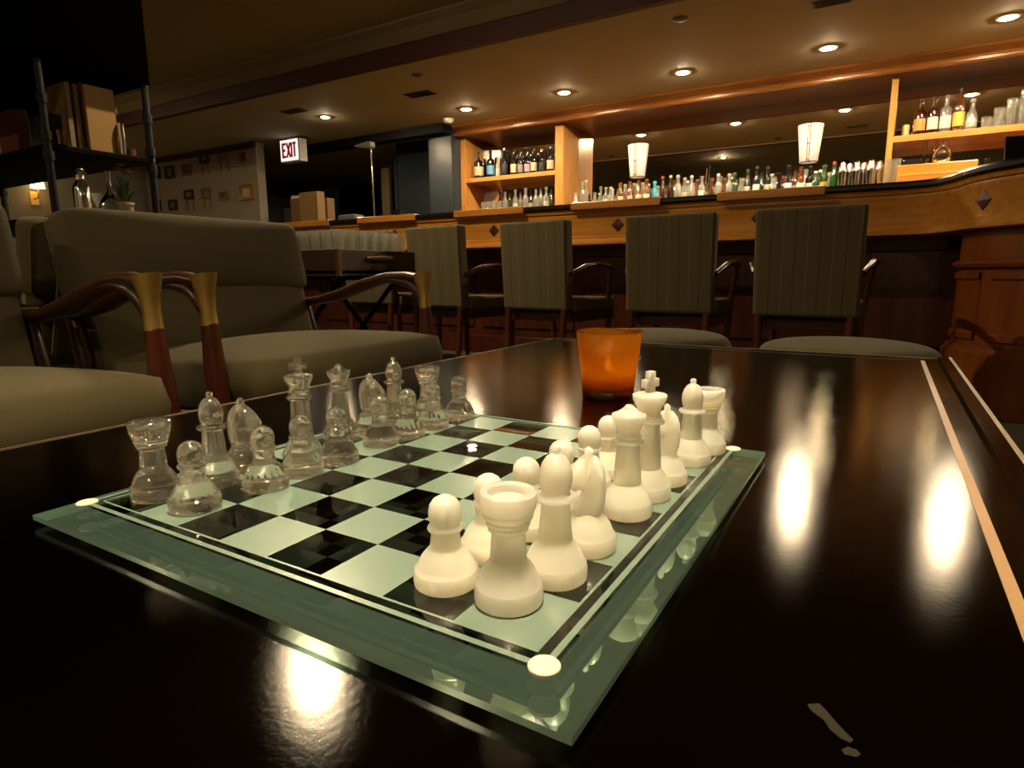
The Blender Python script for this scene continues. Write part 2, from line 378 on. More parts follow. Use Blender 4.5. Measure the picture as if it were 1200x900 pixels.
# ------------------------------------------------------------------ back bar
cab = thing('back_bar_cabinet', 'tall light oak back bar cabinet with shelves in front of the mirror wall', 'cabinet', (0, 0, 0))
def part(name, me, mat, parent): return link(name, me, mat, parent)
ZC = 1.32                                                   # bottle step
part('base_cabinet', box(-4.64, 3.3, Y_CAB - .02, Y_MIR, 0, ZC - .035), 'apron_wood', cab)
part('counter', box(-4.64, 3.3, Y_CAB - .06, Y_MIR, ZC - .035, ZC, .005), 'oak_h', cab)
part('upright', box(-4.66, -4.585, Y_CAB, Y_MIR, ZC, 2.29, .003), 'oak', cab)
part('upright', box(-3.32, -3.214, Y_CAB, Y_MIR, ZC, 2.29, .003), 'oak', cab)
part('upright', box(-.005, .045, Y_CAB, Y_MIR, ZC, 2.29, .003), 'oak', cab)
part('shelf', box(-4.585, -3.32, Y_CAB, Y_MIR, 1.738, 1.787, .003), 'oak_h', cab)
part('shelf', box(.045, 3.3, Y_CAB, Y_MIR, 1.733, 1.787, .003), 'oak_h', cab)
part('soffit_board', box(-4.66, 3.3, Y_CAB - .08, Y_MIR, 2.29, 2.33), 'cornice_wood', cab)
part('cornice', prism([(Y_CAB, 2.30), (Y_CAB - .11, 2.285), (Y_CAB - .125, 2.30), (Y_CAB - .125, 2.315), (Y_CAB - .09, 2.325), (Y_CAB - .10, 2.345), (Y_CAB - .13, 2.365), (Y_CAB - .17, 2.38), (Y_CAB - .18, 2.40), (Y_CAB, 2.40)], 'x', -4.66, 3.3), 'cornice_wood', cab)
part('riser', box(.10, .66, 6.28, 6.46, ZC - .04, 1.50, .01), 'apron_wood', cab)
part('riser_front', box(.10, .66, 6.22, 6.28, ZC - .04, 1.415, .008), 'apron_wood', cab)
mir = link('mirror_panel', box(-4.60, 3.3, Y_MIR, Y_MIR + .02, ZC - .03, 2.40), 'mirror')
tag(mir, 'wide dark mirror covering the wall behind the back bar bottles', 'mirror')

# ------------------------------------------------------------------ bar counter
def bar_path():
    p = [(-5.25, Y_BAR), (-3, Y_BAR), (-1, Y_BAR), (.12, Y_BAR)]
    cx, cy, r = .97, 3.50, .62
    # concave fillet into the round end
    p += [(.20, 3.592), (.265, 3.565), (.31, 3.515), (.335, 3.455)]
    for k in range(0, 26):
        a = math.radians(188 + k * 7)
        p.append((cx + r * math.cos(a), cy + r * math.sin(a)))
    return p
BP = bar_path()
bar = thing('bar_counter', 'long wooden bar with inlaid diamonds, dark top and rounded panelled end', 'bar', (0, 0, 0))
part('apron', sweep(BP, [(0, 1.0), (.004, .985), (.004, .965), (0, .955), (0, .845), (.006, .838), (.006, .825), (.018, .815), (.03, .80), (.03, .79), (.02, .785), (-.25, .785)]), 'apron_wood', bar)
part('bar_top', sweep(BP, [(-.68, 1.012), (.028, 1.012), (.036, 1.022), (.036, 1.038), (.028, 1.048), (-.6, 1.048)]), 'bar_black', bar)
part('top_moulding', sweep(BP, [(0, .985), (.014, .99), (.02, 1.012), (-.02, 1.012)]), 'apron_wood', bar)
part('knee_wall', box(-5.25, .36, Y_BAR + .25, Y_BAR + .31, 0, .99), 'mahogany', bar)
part('plinth', box(-5.25, .40, Y_BAR + .21, Y_BAR + .25, 0, .14, .008), 'mahogany', bar)
part('end_panel', box(-5.25, -5.21, Y_BAR, Y_BAR + .62, 0, 1.0), 'mahogany', bar)
part('rear_panel', box(-5.25, .9, Y_BAR + .58, Y_BAR + .62, 0, 1.01), 'mahogany', bar)
x = -5.15
while x < .2:
    p_ = part('knee_panel', box(x, x + .78, Y_BAR + .235, Y_BAR + .255, .2, .72, .008), 'mahogany', bar); x += .86
# rounded end: body, mouldings, raised panels
ARC = [q for q in BP[8:]]
part('end_body', sweep(ARC, [(-.03, .80), (-.03, .17), (-.03, .0)]), 'bulge_wood', bar)
part('end_moulding', sweep(ARC, [(-.03, .655), (-.01, .65), (.0, .64), (-.008, .625), (-.03, .62)]), 'bulge_wood', bar)
part('end_base', sweep(ARC, [(-.03, .285), (-.012, .28), (-.005, .262), (.008, .25), (.008, .20), (.012, .19), (.012, 0)]), 'bulge_wood', bar)
for a0, a1 in ((0, 3), (4, 12), (13, 21)):
    seg = ARC[a0:a1 + 1]
    part('end_panel', sweep(seg, [(-.03, .605), (-.018, .60), (-.018, .575), (-.028, .565), (-.028, .345), (-.018, .335), (-.018, .31), (-.03, .305)]), 'bulge_wood', bar)
# diamonds
def diamond(c, tx, ty):
    bm = bmesh.new(); t = Vector((tx, ty, 0)); n = Vector((ty, -tx, 0)); h = .043
    c = Vector(c)
    out = [c + t * h, c + Vector((0, 0, h)), c - t * h, c - Vector((0, 0, h))]
    v0 = [bm.verts.new(q - n * .004) for q in out]; v1 = [bm.verts.new(q + n * .003) for q in out]; v2 = bm.verts.new(c + n * .007)
    for k in range(4):
        bm.faces.new((v0[k], v0[(k + 1) % 4], v1[(k + 1) % 4], v1[k])); bm.faces.new((v1[k], v1[(k + 1) % 4], v2))
    return fin(bm, False)
for X in (-4.14, -3.22, -2.305, -1.382, -.545, .215):
    part('diamond_inlay', diamond((X, Y_BAR, .905), 1, 0), 'inlay_red', bar)
for k in (11, 15, 19):
    a = Vector((*BP[k - 1], 0)); b2 = Vector((*BP[k + 1], 0)); t = (b2 - a).normalized()
    part('diamond_inlay', diamond((BP[k][0], BP[k][1], .905), t.x, t.y), 'inlay_red', bar)
for x0, x1 in ((-4.5, -3.9), (-3.57, -2.98), (-2.62, -2.04), (-1.69, -1.10), (-.77, -.215)):
    part('rail_block', box(x0, x1, Y_BAR - .050, Y_BAR + .03, 1.006, 1.054, .006), 'apron_wood', bar)

# ------------------------------------------------------------------ lamps
def dome(r, h, n=24):
    return [(0, -h), (r * .5, -h * .85), (r * .8, -h * .5), (r, 0), (0, .001)]
def downlight(x, y, z, lens, label, r=.05, group=None):
    t = thing('downlight', label, 'ceiling light', (x, y, z), 0, group)
    link('trim_ring', lathe([(r, -.001), (r + .004, -.008), (r + .022, -.007), (r + .026, 0)], 28), 'trim_white', t)
    link('lens', lathe(dome(r, .016), 24), lens, t)
    return t
for i, X in enumerate((-4.05, -2.85, -1.65, -.467, .69, 1.87)):
    downlight(X, 5.80, CEIL, 'lens_bar', 'glowing round recessed ceiling light in the row along the wooden bar cornice', .05, 'recessed lights above the bar')
downlight(-5.63, 5.22, CEIL, 'lens_bar', 'glowing round ceiling light near the exit sign', .04)
def can_light(x, y, z, lens, label, r=.05, depth=.12, wall=.085):
    t = thing('can_light', label, 'ceiling light', (x, y, z))
    link('housing', lathe([(0, 0), (wall, 0), (wall, -depth), (wall - .006, -depth), (wall - .012, -.02), (0, -.02)], 28), 'dark_baffle', t)
    link('lens', lathe([(0, -.03), (r, -.028), (r, -.021), (0, -.021)], 24), lens, t)
    return t
can_light(.05, .0, CEIL_HI, 'lens_table', 'dark cylinder ceiling light above the chess table', .10, .34, .118)
can_light(-.78, .42, CEIL_HI, 'lens_side_fill', 'added dark cylinder fill light above the lounge chair side of the table', .08, .30, .095)  # added unseen lamp, brightens the clear pieces from above
downlight(-2.62, 2.06, CEIL_HI, 'lens_tray', 'round ceiling light over the glass tray table', .024)
downlight(2.4, 1.5, CEIL_HI, 'lens_lounge_fill', 'added round fill light on the ceiling in front of the rounded bar end', .06)  # added unseen fill lamp, kept out of the table's reflections
downlight(-7.6, 2.9, CEIL_HI, 'lens_hall_fill', 'added round fill light on the ceiling beyond the pipe shelf', .06)  # added lamp hidden behind the shelf cabinet, brightens the picture wall
for X_, lb_ in ((-4.6, 'added round fill light washing the rear wall, behind the lounge chairs'), (-1.7, 'added round fill light washing the middle of the rear wall'), (1.2, 'added round fill light washing the rear wall at the bare side wall')):
    downlight(X_, -2.3, CEIL_HI, 'lens_rear_fill', lb_, .045)  # added unseen lamps: glints on the glass, a lit wall in the mirror

# ------------------------------------------------------------------ cocktail table
TX0, TX1, TY0, TY1 = -.551, .206, -.36, 1.097
tb = thing('cocktail_table', 'low black lacquered cocktail table with tan inlay line under the chessboard', 'table', (0, 0, 0))
part('tabletop', box(TX0 + .004, TX1 - .004, TY0 + .004, TY1 - .004, ZT - .045, ZT, .002), 'table_lacquer', tb)
part('edge_band', box(TX0, TX1, TY0, TY1, ZT - .047, ZT - .0015, .001), 'edge_tan', tb)
part('raised_rim', prism([(TX1 - .022, ZT - .001), (TX1 - .018, ZT + .0035), (TX1 - .004, ZT + .0035), (TX1 - .004, ZT - .001)], 'y', TY0 + .004, TY1 - .004), 'table_lacquer', tb)
part('rim_edge', box(TX1 - .0042, TX1, TY0, TY1, ZT - .002, ZT + .0038), 'edge_tan', tb)
part('edge_strip', box(TX0, TX0 + .0022, TY0, TY1, ZT - .004, ZT + .0008), 'edge_tan', tb)
part('edge_strip', box(TX0, TX1, TY1 - .0022, TY1, ZT - .004, ZT + .0006), 'edge_tan', tb)
part('inlay_strip', box(.1605, .1665, TY0 + .04, TY1 - .040, ZT - .002, ZT + .0004), 'inlay_tan', tb)
part('inlay_strip', box(TX0 + .04, .1665, TY1 - .046, TY1 - .040, ZT - .002, ZT + .0003), 'chip_wood', tb)
for sx in (TX0 + .05, TX1 - .11):
    for sy in (TY0 + .05, TY1 - .11): part('leg', box(sx, sx + .06, sy, sy + .06, 0, ZT - .046, .004), 'table_lacquer', tb)
part('apron', box(TX0 + .04, TX1 - .04, TY0 + .04, TY1 - .04, ZT - .11, ZT - .046), 'table_lacquer', tb)
# worn patch of bare wood, where lacquer chipped off
def patch(pts): return prism([(p.x, p.y) for p in pts], 'z', ZT - .001, ZT + .0003)
def onZ(px, py, Z): d = ray(px, py); return CAM + d * ((Z - CAM.z) / d.z)
part('chipped_patch', patch([onZ(x_, y_, ZT) for x_, y_ in ((946, 826), (960, 825), (968, 833), (978, 845), (990, 858), (1000, 868), (996, 871), (985, 866), (973, 856), (966, 845), (958, 839), (950, 833))]), 'chip_wood', tb)
part('chipped_patch', patch([onZ(x_, y_, ZT) for x_, y_ in ((986, 879), (993, 876), (1003, 879), (1009, 885), (1003, 888), (990, 885))]), 'chip_wood', tb)

# ------------------------------------------------------------------ chessboard
bd = thing('glass_chessboard', 'square glass chessboard with frosted squares lying on the black table', 'chessboard', (0, 0, 0))
bx0, bx1, by0, by1 = -8.74 * SQ, .74 * SQ, -.74 * SQ, 8.74 * SQ
bm = bmesh.new()
BV, ZG0 = .46 * SQ, ZT + .0034
def ringq(i, z): return [bm.verts.new(p) for p in ((bx0 + i, by0 + i, z), (bx1 - i, by0 + i, z), (bx1 - i, by1 - i, z), (bx0 + i, by1 - i, z))]
r0, r1, r2 = ringq(0, ZG0), ringq(0, ZG0 + .0030), ringq(BV, ZB)
bm.faces.new(r2); bm.faces.new(r0[::-1])
for a, b_, mi in ((r0, r1, 1), (r1, r2, 2)):
    for k in range(4):
        f_ = bm.faces.new((a[k], a[(k + 1) % 4], b_[(k + 1) % 4], b_[k])); f_.material_index = mi
me = fin(bm, False); me.materials.append(MATS['board_glass']); me.materials.append(MATS['board_edge']); me.materials.append(MATS['board_bevel'])
link('glass_sheet', me, None, bd)
sqm = box(-SQ / 2, SQ / 2, -SQ / 2, SQ / 2, -.00005, .00015)
for i in range(8):
    for j in range(8):
        if (i + j) % 2 == 0: link('frosted_square', sqm, 'frost', bd, (-(i + .5) * SQ, (j + .5) * SQ, ZB))
def strip(x0, x1, y0, y1): link('frosted_line', box(x0 * SQ, x1 * SQ, y0 * SQ, y1 * SQ, ZB - .00005, ZB + .00012), 'frost', bd)
for o_, w_ in ((.0, .035), (.155, .075)):
    strip(-8 - o_ - w_, o_ + w_, -o_ - w_, -o_); strip(-8 - o_ - w_, o_ + w_, 8 + o_, 8 + o_ + w_)
    strip(o_, o_ + w_, -o_, 8 + o_); strip(-8 - o_ - w_, -8 - o_, -o_, 8 + o_)
for fx, fy in ((.13, -.13), (-8.13, -.13), (.13, 8.13), (-8.13, 8.13)):
    dx_ = .0022 if fx > 0 else -.0022; dy_ = -.0022 if fy < 0 else .0022
    link('foot', lathe([(0, 0), (.0056, 0), (.006, .0006), (.006, .0034), (0, .0034)], 28), 'foot_white', bd, (fx * SQ + dx_, fy * SQ + dy_, ZT))
    link('foot_image', lathe([(0, -.0012), (.0058, -.0012), (.0060, .0002), (.0056, .0007), (0, .0008)], 28), 'foot_white', bd, (fx * SQ + dx_, fy * SQ + dy_, ZB))  # added disc, shows the foot below as it looks through the glass

# ------------------------------------------------------------------ chess pieces
BASE = [(0, 0), (.355, 0), (.38, .02), (.388, .06), (.388, .15), (.375, .20), (.35, .225), (.335, .26), (.30, .34), (.25, .405), (.205, .45)]
def dome_head(zc, r):
    return [(r * .97, zc - .10), (r, zc), (r * .92, zc + r * .42), (r * .70, zc + r * .74), (r * .38, zc + r * .94), (0, zc + r)]
PROF = {
 'pawn': BASE + [(.185, .48), (.165, .66), (.165, .665), (.20, .675), (.212, .70), (.20, .725), (.17, .735), (.175, .76)] + dome_head(.90, .195),
 'rook': [(r, z * 1.12) for r, z in BASE] + [(.205, .53), (.185, .82), (.20, .845), (.225, .86), (.225, .89), (.21, .90), (.245, .925), (.25, .96), (.235, .97), (.27, 1.0), (.285, 1.05), (.275, 1.07), (.305, 1.12), (.315, 1.22), (.315, 1.285), (.30, 1.30), (.24, 1.30), (.225, 1.28), (.215, 1.20), (0, 1.19)],
 'bishop': [(r, z * 1.10) for r, z in BASE] + [(.205, .52), (.165, .96), (.17, .985), (.235, .995), (.25, 1.02), (.24, 1.05), (.18, 1.065), (.165, 1.09), (.185, 1.15), (.20, 1.24), (.195, 1.33), (.165, 1.43), (.115, 1.51), (.06, 1.545), (.04, 1.555), (.052, 1.575), (.058, 1.605), (.045, 1.635), (0, 1.65)],
 'queen': [(r, z * 1.10) for r, z in BASE] + [(.21, .52), (.165, 1.08), (.17, 1.10), (.225, 1.11), (.235, 1.135), (.225, 1.16), (.175, 1.17), (.17, 1.20), (.19, 1.215), (.19, 1.24), (.165, 1.25), (.165, 1.30), (.185, 1.37), (.235, 1.47), (.255, 1.53), (.25, 1.555), (.20, 1.57), (.17, 1.59), (.12, 1.62), (.075, 1.635), (.075, 1.66), (.045, 1.695), (0, 1.70)],
 'king': [(r, z * 1.10) for r, z in BASE] + [(.215, .52), (.175, 1.22), (.18, 1.235), (.24, 1.245), (.25, 1.27), (.24, 1.295), (.185, 1.305), (.175, 1.33), (.20, 1.345), (.20, 1.375), (.175, 1.385), (.175, 1.43), (.20, 1.50), (.26, 1.62), (.275, 1.69), (.26, 1.71), (.13, 1.735), (0, 1.74)],
 'knight': [(r, z * 1.08) for r, z in BASE] + [(.20, .50), (.17, .53), (.16, .56), (0, .57)],
}
PM = {}
def piece_mesh(kind, flute=None):
    bm = bmesh.new(); add_lathe(bm, PROF[kind], 36, flute=flute)
    if kind == 'king':
        add_box(bm, -.075, .075, -.055, .055, 1.725, 2.08, .02); add_box(bm, -.17, .17, -.055, .055, 1.82, 1.96, .02)
    me = fin(bm, ang=28)
    me.transform(Matrix.Scale(SQ, 4)); return me
def knight_head():
    poly = [(-.17, .50), (-.22, .66), (-.235, .86), (-.22, 1.04), (-.18, 1.17), (-.11, 1.255), (-.055, 1.28), (-.055, 1.36), (0, 1.40), (.05, 1.36), (.05, 1.28), (.11, 1.24), (.19, 1.15), (.30, 1.03), (.36, .94), (.345, .85), (.27, .815), (.17, .86), (.07, .86), (.04, .78), (.11, .68), (.175, .58), (.18, .50)]
    bm = bmesh.new(); layers = []
    for yy, sc_ in ((-.175, .70), (-.155, .88), (-.07, 1.0), (.07, 1.0), (.155, .88), (.175, .70)):
        cx, cz = -.01, .86
        layers.append([bm.verts.new((cx + (p[0] - cx) * sc_, yy * (1.0 if p[1] < 1.2 else (.75 if p[1] < 1.27 else .42)), (cz + (p[1] - cz) * (sc_ if p[1] > .6 else 1)))) for p in poly])
    n = len(poly)
    for a, b_ in zip(layers, layers[1:]):
        for k in range(n): bm.faces.new((a[k], b_[k], b_[(k + 1) % n], a[(k + 1) % n]))
    for lay in (layers[0], layers[-1]):
        c = bm.verts.new((sum(v.co.x for v in lay) / n, lay[0].co.y, sum(v.co.z for v in lay) / n))
        for k in range(n): bm.faces.new((lay[k], lay[(k + 1) % n], c))
    me = fin(bm, ang=60); me.transform(Matrix.Scale(SQ, 4)); return me
PM['knight_head'] = knight_head()
GM = {}
def piece(kind, set_, u, v, label, rot=0):
    mat = 'clear_glass' if set_ == 'clear' else 'frosted_glass'
    key = (kind, set_)
    if key not in GM:
        me = piece_mesh(kind, (.21, .47, .04) if set_ == 'clear' else None); me.materials.append(MATS[mat]); GM[key] = me
    nm = set_ + '_' + kind
    if kind == 'knight':
        t = thing(nm, label, 'chess piece', (u * SQ, v * SQ, ZB + .0002), rot, set_ + ' glass chess pieces')
        link('base', GM[key], None, t)
        hk = ('kh', set_)
        if hk not in GM: me = PM['knight_head'].copy(); me.materials.append(MATS[mat]); GM[hk] = me
        link('horse_head', GM[hk], None, t)
        return t
    o = link(nm, GM[key], None, None, (u * SQ, v * SQ, ZB + .0002), rot)
    return tag(o, label, 'chess piece', set_ + ' glass chess pieces')
piece('rook', 'clear', -7.45, .53, 'clear glass rook beside the clear bishop, at the board corner next to the seat cushion')
piece('bishop', 'clear', -7.2, 1.45, 'clear glass bishop standing between a clear rook and the clear knight by the king')
piece('knight', 'clear', -7.38, 2.16, 'clear glass knight standing right beside the clear king', math.radians(14))
piece('king', 'clear', -6.95, 3.15, 'tall clear glass king with a blocky cross on top', math.radians(55))
piece('queen', 'clear', -7.42, 4.62, 'clear glass queen with flared crown beside the clear king')
piece('knight', 'clear', -7.35, 5.48, 'clear glass knight standing right beside the clear queen', math.radians(14))
piece('bishop', 'clear', -7.45, 6.42, 'clear glass bishop closest to the amber candle glass')
piece('rook', 'clear', -7.2, 7.40, 'clear glass rook at the far end of the clear back row')
for (u, v), n_ in zip(((-6.41, .55), (-6.27, 1.75), (-6.33, 2.6), (-6.29, 3.45), (-6.43, 4.80), (-6.36, 5.62), (-6.40, 6.56), (-6.40, 7.64)),
    ('in front of the clear corner rook', 'in front of the clear bishop beside that corner rook', 'covering the foot of the tall clear king', 'between the clear king and queen', 'in front of the clear knight beside the queen', 'in front of the clear bishop toward the candle', 'in front of the far clear rook', 'standing alone at the far end of the clear pawn row')):
    piece('pawn', 'clear', u, v, 'clear glass pawn ' + n_)
piece('rook', 'frosted', -.70, .64, 'frosted glass rook with hollow top near the white board foot')
piece('bishop', 'frosted', -.50, 1.39, 'frosted glass bishop standing between the frosted rook and knight')
piece('knight', 'frosted', -.50, 2.33, 'frosted glass knight between the frosted bishop and queen', math.radians(203))
piece('queen', 'frosted', -.47, 3.72, 'frosted glass queen with low domed crown beside the frosted king')
piece('king', 'frosted', -.45, 4.60, 'tall frosted glass king with a blocky cross', math.radians(70))
piece('knight', 'frosted', -.42, 5.46, 'frosted glass knight beside the frosted king', math.radians(203))
piece('bishop', 'frosted', -.33, 6.78, 'frosted glass bishop next to the last frosted rook')
piece('rook', 'frosted', -.25, 7.72, 'frosted glass rook at the board corner toward the bar')
for (u, v), n_ in zip(((-1.55, .62), (-1.53, 1.52), (-1.45, 2.37), (-1.43, 3.42), (-1.43, 4.48), (-1.43, 5.34), (-1.40, 6.30), (-1.30, 7.25)),
    ('beside the frosted hollow-topped rook', 'just behind that first frosted pawn', 'in front of the frosted bishop', 'in front of the frosted knight', 'partly hidden behind the frosted knight', 'partly hidden by the frosted queen', 'hidden behind the frosted queen', 'hidden behind the frosted king')):
    piece('pawn', 'frosted', u, v, 'frosted glass pawn ' + n_)

# ------------------------------------------------------------------ candle
cn = thing('votive_candle', 'amber glass tumbler holding a glowing candle on the black table', 'candle', (-.176, .502, ZT))
link('glass_cup', lathe([(.031, .012), (.0325, .03), (.0355, .055), (.0385, .0795), (.0380, .081), (.0370, .0805), (.0335, .055), (.0300, .02), (.0290, .0165), (0, .0155)], 48), 'amber_glass', cn)
link('thick_base', lathe([(0, 0), (.029, 0), (.0305, .002), (.031, .012), (.0290, .0160), (0, .0152)], 48), 'amber_base', cn)
link('rim', lathe([(.0386, .0795), (.0392, .0808), (.0384, .0820), (.0372, .0814), (.0370, .0803)], 48), 'bottle_clear', cn)
wx = link('wax', lathe([(0, .0165), (.024, .0165), (.0245, .028), (.022, .0285), (0, .0275)], 32), 'amber_wax', cn)
link('wick', tube([(0, 0, .027), (.0005, 0, .034)], .0007, 6), 'dark_baffle', wx)
link('flame', lathe(smooth_prof([(0, .032), (.0035, .035), (.004, .039), (.002, .046), (0, .052)], 3), 12), 'flame', cn)

# ------------------------------------------------------------------ lounge chairs
def lounge_chair(label):
    # local frame: faces +X, origin on floor under the middle of the front posts
    t = thing('lounge_chair', label, 'lounge chair', (0, 0, 0))
    W = .325
    for sgn in (-1, 1):
        y = sgn * W
        leg = link('front_leg', tube([(.055, y * 1.02, 0), (.03, y * 1.01, .25), (.006, y, .42), (0, y, .52)], [(.011, .011), (.019, .019), (.021, .021), (.0155, .0155)], 14), 'red_post', t)
        link('brass_cap', tube([(0, y, .515), (-.001, y, .545), (-.003, y, .575), (-.006, y, .598), (-.008, y, .609)], [(.016, .016), (.0145, .0145), (.016, .018), (.021, .028), (.023, .033)], 14), 'brass', leg)
        pts = [(-.005, y, .597), (-.06, y * 1.01, .604), (-.14, y * 1.03, .600), (-.24, y * 1.05, .578), (-.34, y * 1.06, .548), (-.43, y * 1.05, .530), (-.52, y * 1.03, .522), (-.60, y * 1.0, .525)]
        link('armrest', tube(pts, [(.020, .012), (.020, .012), (.021, .015), (.023, .018), (.026, .018), (.027, .014), (.022, .012), (.014, .012)], 14), 'chair_wood', t)
        link('arm_bracket', tube([(-.010, y, .535), (-.026, y, .562), (-.052, y, .583), (-.10, y * 1.01, .592), (-.16, y * 1.03, .588)], [(.010, .008), (.014, .014), (.016, .014), (.018, .010), (.018, .006)], 12), 'chair_wood', t)
        link('rear_leg', tube([(-.50, y, 0), (-.46, y, .25), (-.47, y * 1.03, .42), (-.50, y * 1.03, .525)], [(.012, .012), (.018, .018), (.02, .02), (.016, .016)], 12), 'chair_wood', t)
        link('side_rail', tube([(.01, y, .30), (-.46, y, .25)], [(.012, .026), (.012, .026)], 10), 'chair_wood', t)
    link('front_rail', tube([(.012, -W, .30), (.012, W, .30)], [(.012, .024), (.012, .024)], 10), 'chair_wood', t)
    s_ = cushion(.60, .60, .175, 'seat_cushion', 'olive_fabric', t); s_.location = (-.20, 0, .29); s_.rotation_euler = (0, math.radians(-4), 0)
    # back: lower pad and overhanging upper pillow, leaning back
    bf = link('back_frame', prism([(-.30, .0), (.30, 0), (.27, .36), (-.27, .36)], 'x', -.02, 0, .004), 'olive_fabric', t); bf.location = (-.535, 0, .40); bf.rotation_euler = (0, math.radians(-14), 0)
    b1 = cushion(.30, .625, .13, 'back_cushion', 'olive_fabric', t); b1.location = (-.42, 0, .475); b1.rotation_euler = (0, math.radians(-90 - 14), 0)
    b2_ = cushion(.205, .655, .155, 'head_cushion', 'olive_fabric', t, pip='piping'); b2_.location = (-.455, 0, .675); b2_.rotation_euler = (0, math.radians(-90 - 14), 0)
    return t
chA = lounge_chair('olive lounge chair with brass capped arms, next to the round stool end of the table')
chA.location = (-1.0, .8585, 0)
chB = copy_tree(chA); chB['label'] = 'olive lounge chair beside the clear glass rook corner of the chessboard'; chB.location = (-.985, .095, 0)
chC = copy_tree(chA); chC['label'] = 'olive lounge chair standing back to back behind the other olive chair'; chC.location = (-2.36, .90, 0); chC.rotation_euler = (0, 0, PI)

# ------------------------------------------------------------------ round stools at the table end
def stool(x, y, r, label):
    t = thing('round_stool', label, 'stool', (x, y, 0), 0, 'round stools at the end of the table')
    link('seat_pad', lathe(smooth_prof([(0, .462), (r * .5, .459), (r * .85, .45), (r * .97, .43), (r, .40), (r * .97, .355), (r * .9, .345), (0, .345)], 3), 40), 'olive_fabric', t)
    link('seat_ring', lathe([(r * .92, .345), (r * .94, .325), (r * .92, .30), (r * .80, .30), (r * .8, .345)], 40), 'chair_wood', t)
    for k in range(4):
        a = PI / 4 + k * PI / 2
        link('leg', tube([(r * .8 * math.cos(a), r * .8 * math.sin(a), .32), (r * .95 * math.cos(a), r * .95 * math.sin(a), 0)], [(.018, .018), (.011, .011)], 10), 'chair_wood', t)
    return t
stool(.035, 1.36, .185, 'round olive upholstered stool at the table end, closest to the bar end')
stool(-.40, 1.40, .185, 'round olive upholstered stool at the table end, behind the amber candle')

# ------------------------------------------------------------------ bar chairs
def bar_chair(label):
    t = thing('bar_chair', label, 'chair', (0, 0, 0), 0, 'pinstriped chairs along the bar')
    # faces +Y; backrest plane at y=0
    bm = bmesh.new(); add_box(bm, -.21, .21, -.035, .035, .413, .878, .014, 3)
    for v in bm.verts: v.co.y += -.05 * ((v.co.z - .41) / .47) + .02 * (v.co.x / .21) ** 2 * ((v.co.z - .41) / .47); v.co.x *= 1 + .03 * ((v.co.z - .41) / .47)
    link('backrest', fin(bm, ang=14), 'pinstripe', t)
    bm = bmesh.new(); add_box(bm, -.22, .22, .03, .47, .40, .475, .02, 3); link('seat', fin(bm, ang=14), 'pinstripe', t)
    link('seat_frame', box(-.215, .215, .03, .465, .35, .402, .004), 'chair_wood', t)
    for sgn in (-1, 1):
        link('leg', tube([(sgn * .185, -.02, .42), (sgn * .18, -.035, .2), (sgn * .175, -.07, 0)], [(.019, .019), (.017, .017), (.012, .012)], 8), 'red_post', t)
        link('leg', tube([(sgn * .195, .44, .40), (sgn * .19, .45, 0)], [(.02, .02), (.013, .013)], 8), 'red_post', t)
        ar = link('armrest', tube([(sgn * .215, -.01, .60), (sgn * .245, .10, .645), (sgn * .25, .22, .655), (sgn * .245, .33, .645), (sgn * .235, .40, .635)], [(.012, .014), (.017, .014), (.019, .013), (.02, .013), (.017, .012)], 10), 'chair_wood', t)
        link('arm_post', tube([(sgn * .238, .37, .64), (sgn * .225, .385, .55), (sgn * .205, .40, .41)], [(.014, .014), (.013, .013), (.015, .015)], 8), 'chair_wood', t)
    return t
c0 = bar_chair('pinstriped olive chair at the bar, beside the rounded bar end')
c0.location = (-.20, 2.82, 0); c0.rotation_euler = (0, 0, math.radians(-1))
for X, Y, rz, lb in ((-.80, 2.82, 1, 'pinstriped olive chair at the bar, behind the amber candle'), (-1.52, 2.80, -7, 'pinstriped olive chair at the bar, second from the glass tray table'),
                     (-2.17, 2.78, -7, 'pinstriped olive chair at the bar, right beside the glass tray table'), (-2.82, 2.90, -3, 'pinstriped olive chair at the bar, hidden behind the glass tray table')):
    c_ = copy_tree(c0); c_['label'] = lb; c_.location = (X, Y, 0); c_.rotation_euler = (0, 0, math.radians(rz))

# ------------------------------------------------------------------ tray table with tumblers
TXR, TYN = -2.284, 2.10
ty = thing('tray_table', 'dark wooden butler tray on crossed folding legs, crowded with tumblers', 'tray table', (TXR, TYN, 0))
part('tray_floor', box(-.72, 0, 0, .60, .612, .628), 'chair_wood', ty)
for nm_, a in (('tray_side', (-.72, 0, 0, .016)), ('tray_side', (-.72, 0, .584, .60)), ('tray_end', (-.016, 0, .016, .584)), ('tray_end', (-.72, -.704, .016, .584))):
    part(nm_, box(*a, .60, .735, .004), 'tray_wood', ty)
h_ = part('handle', tube([(.004, .20, .69), (.022, .22, .69), (.026, .30, .692), (.022, .38, .69), (.004, .40, .69)], [(.008, .010), (.010, .012), (.011, .016), (.010, .012), (.008, .010)], 10), 'old_brass', ty)
part('corner_plate', box(-.022, .0015, -.0015, .022, .60, .735), 'old_brass', ty)
for yy in (.08, .52):
    part('folding_leg', tube([(-.66, yy, .60), (-.06, yy, .0)], .014, 8), 'shelf_black', ty); part('folding_leg', tube([(-.06, yy, .60), (-.66, yy, .0)], .014, 8), 'shelf_black', ty)
part('leg_stretcher', tube([(-.66, .08, .59), (-.66, .52, .59)], .012, 8), 'shelf_black', ty); part('leg_stretcher', tube([(-.06, .08, .59), (-.06, .52, .59)], .012, 8), 'shelf_black', ty)
part('tray_liner', box(-.70, -.02, .02, .58, .628, .712), 'chair_wood', ty)
tum = lathe([(0, .004), (.024, .004), (.027, 0), (.0295, .002), (.036, .125), (.0345, .125), (.0285, .012), (0, .010)], 14)
tum.materials.append(MATS['tumbler_glass'])
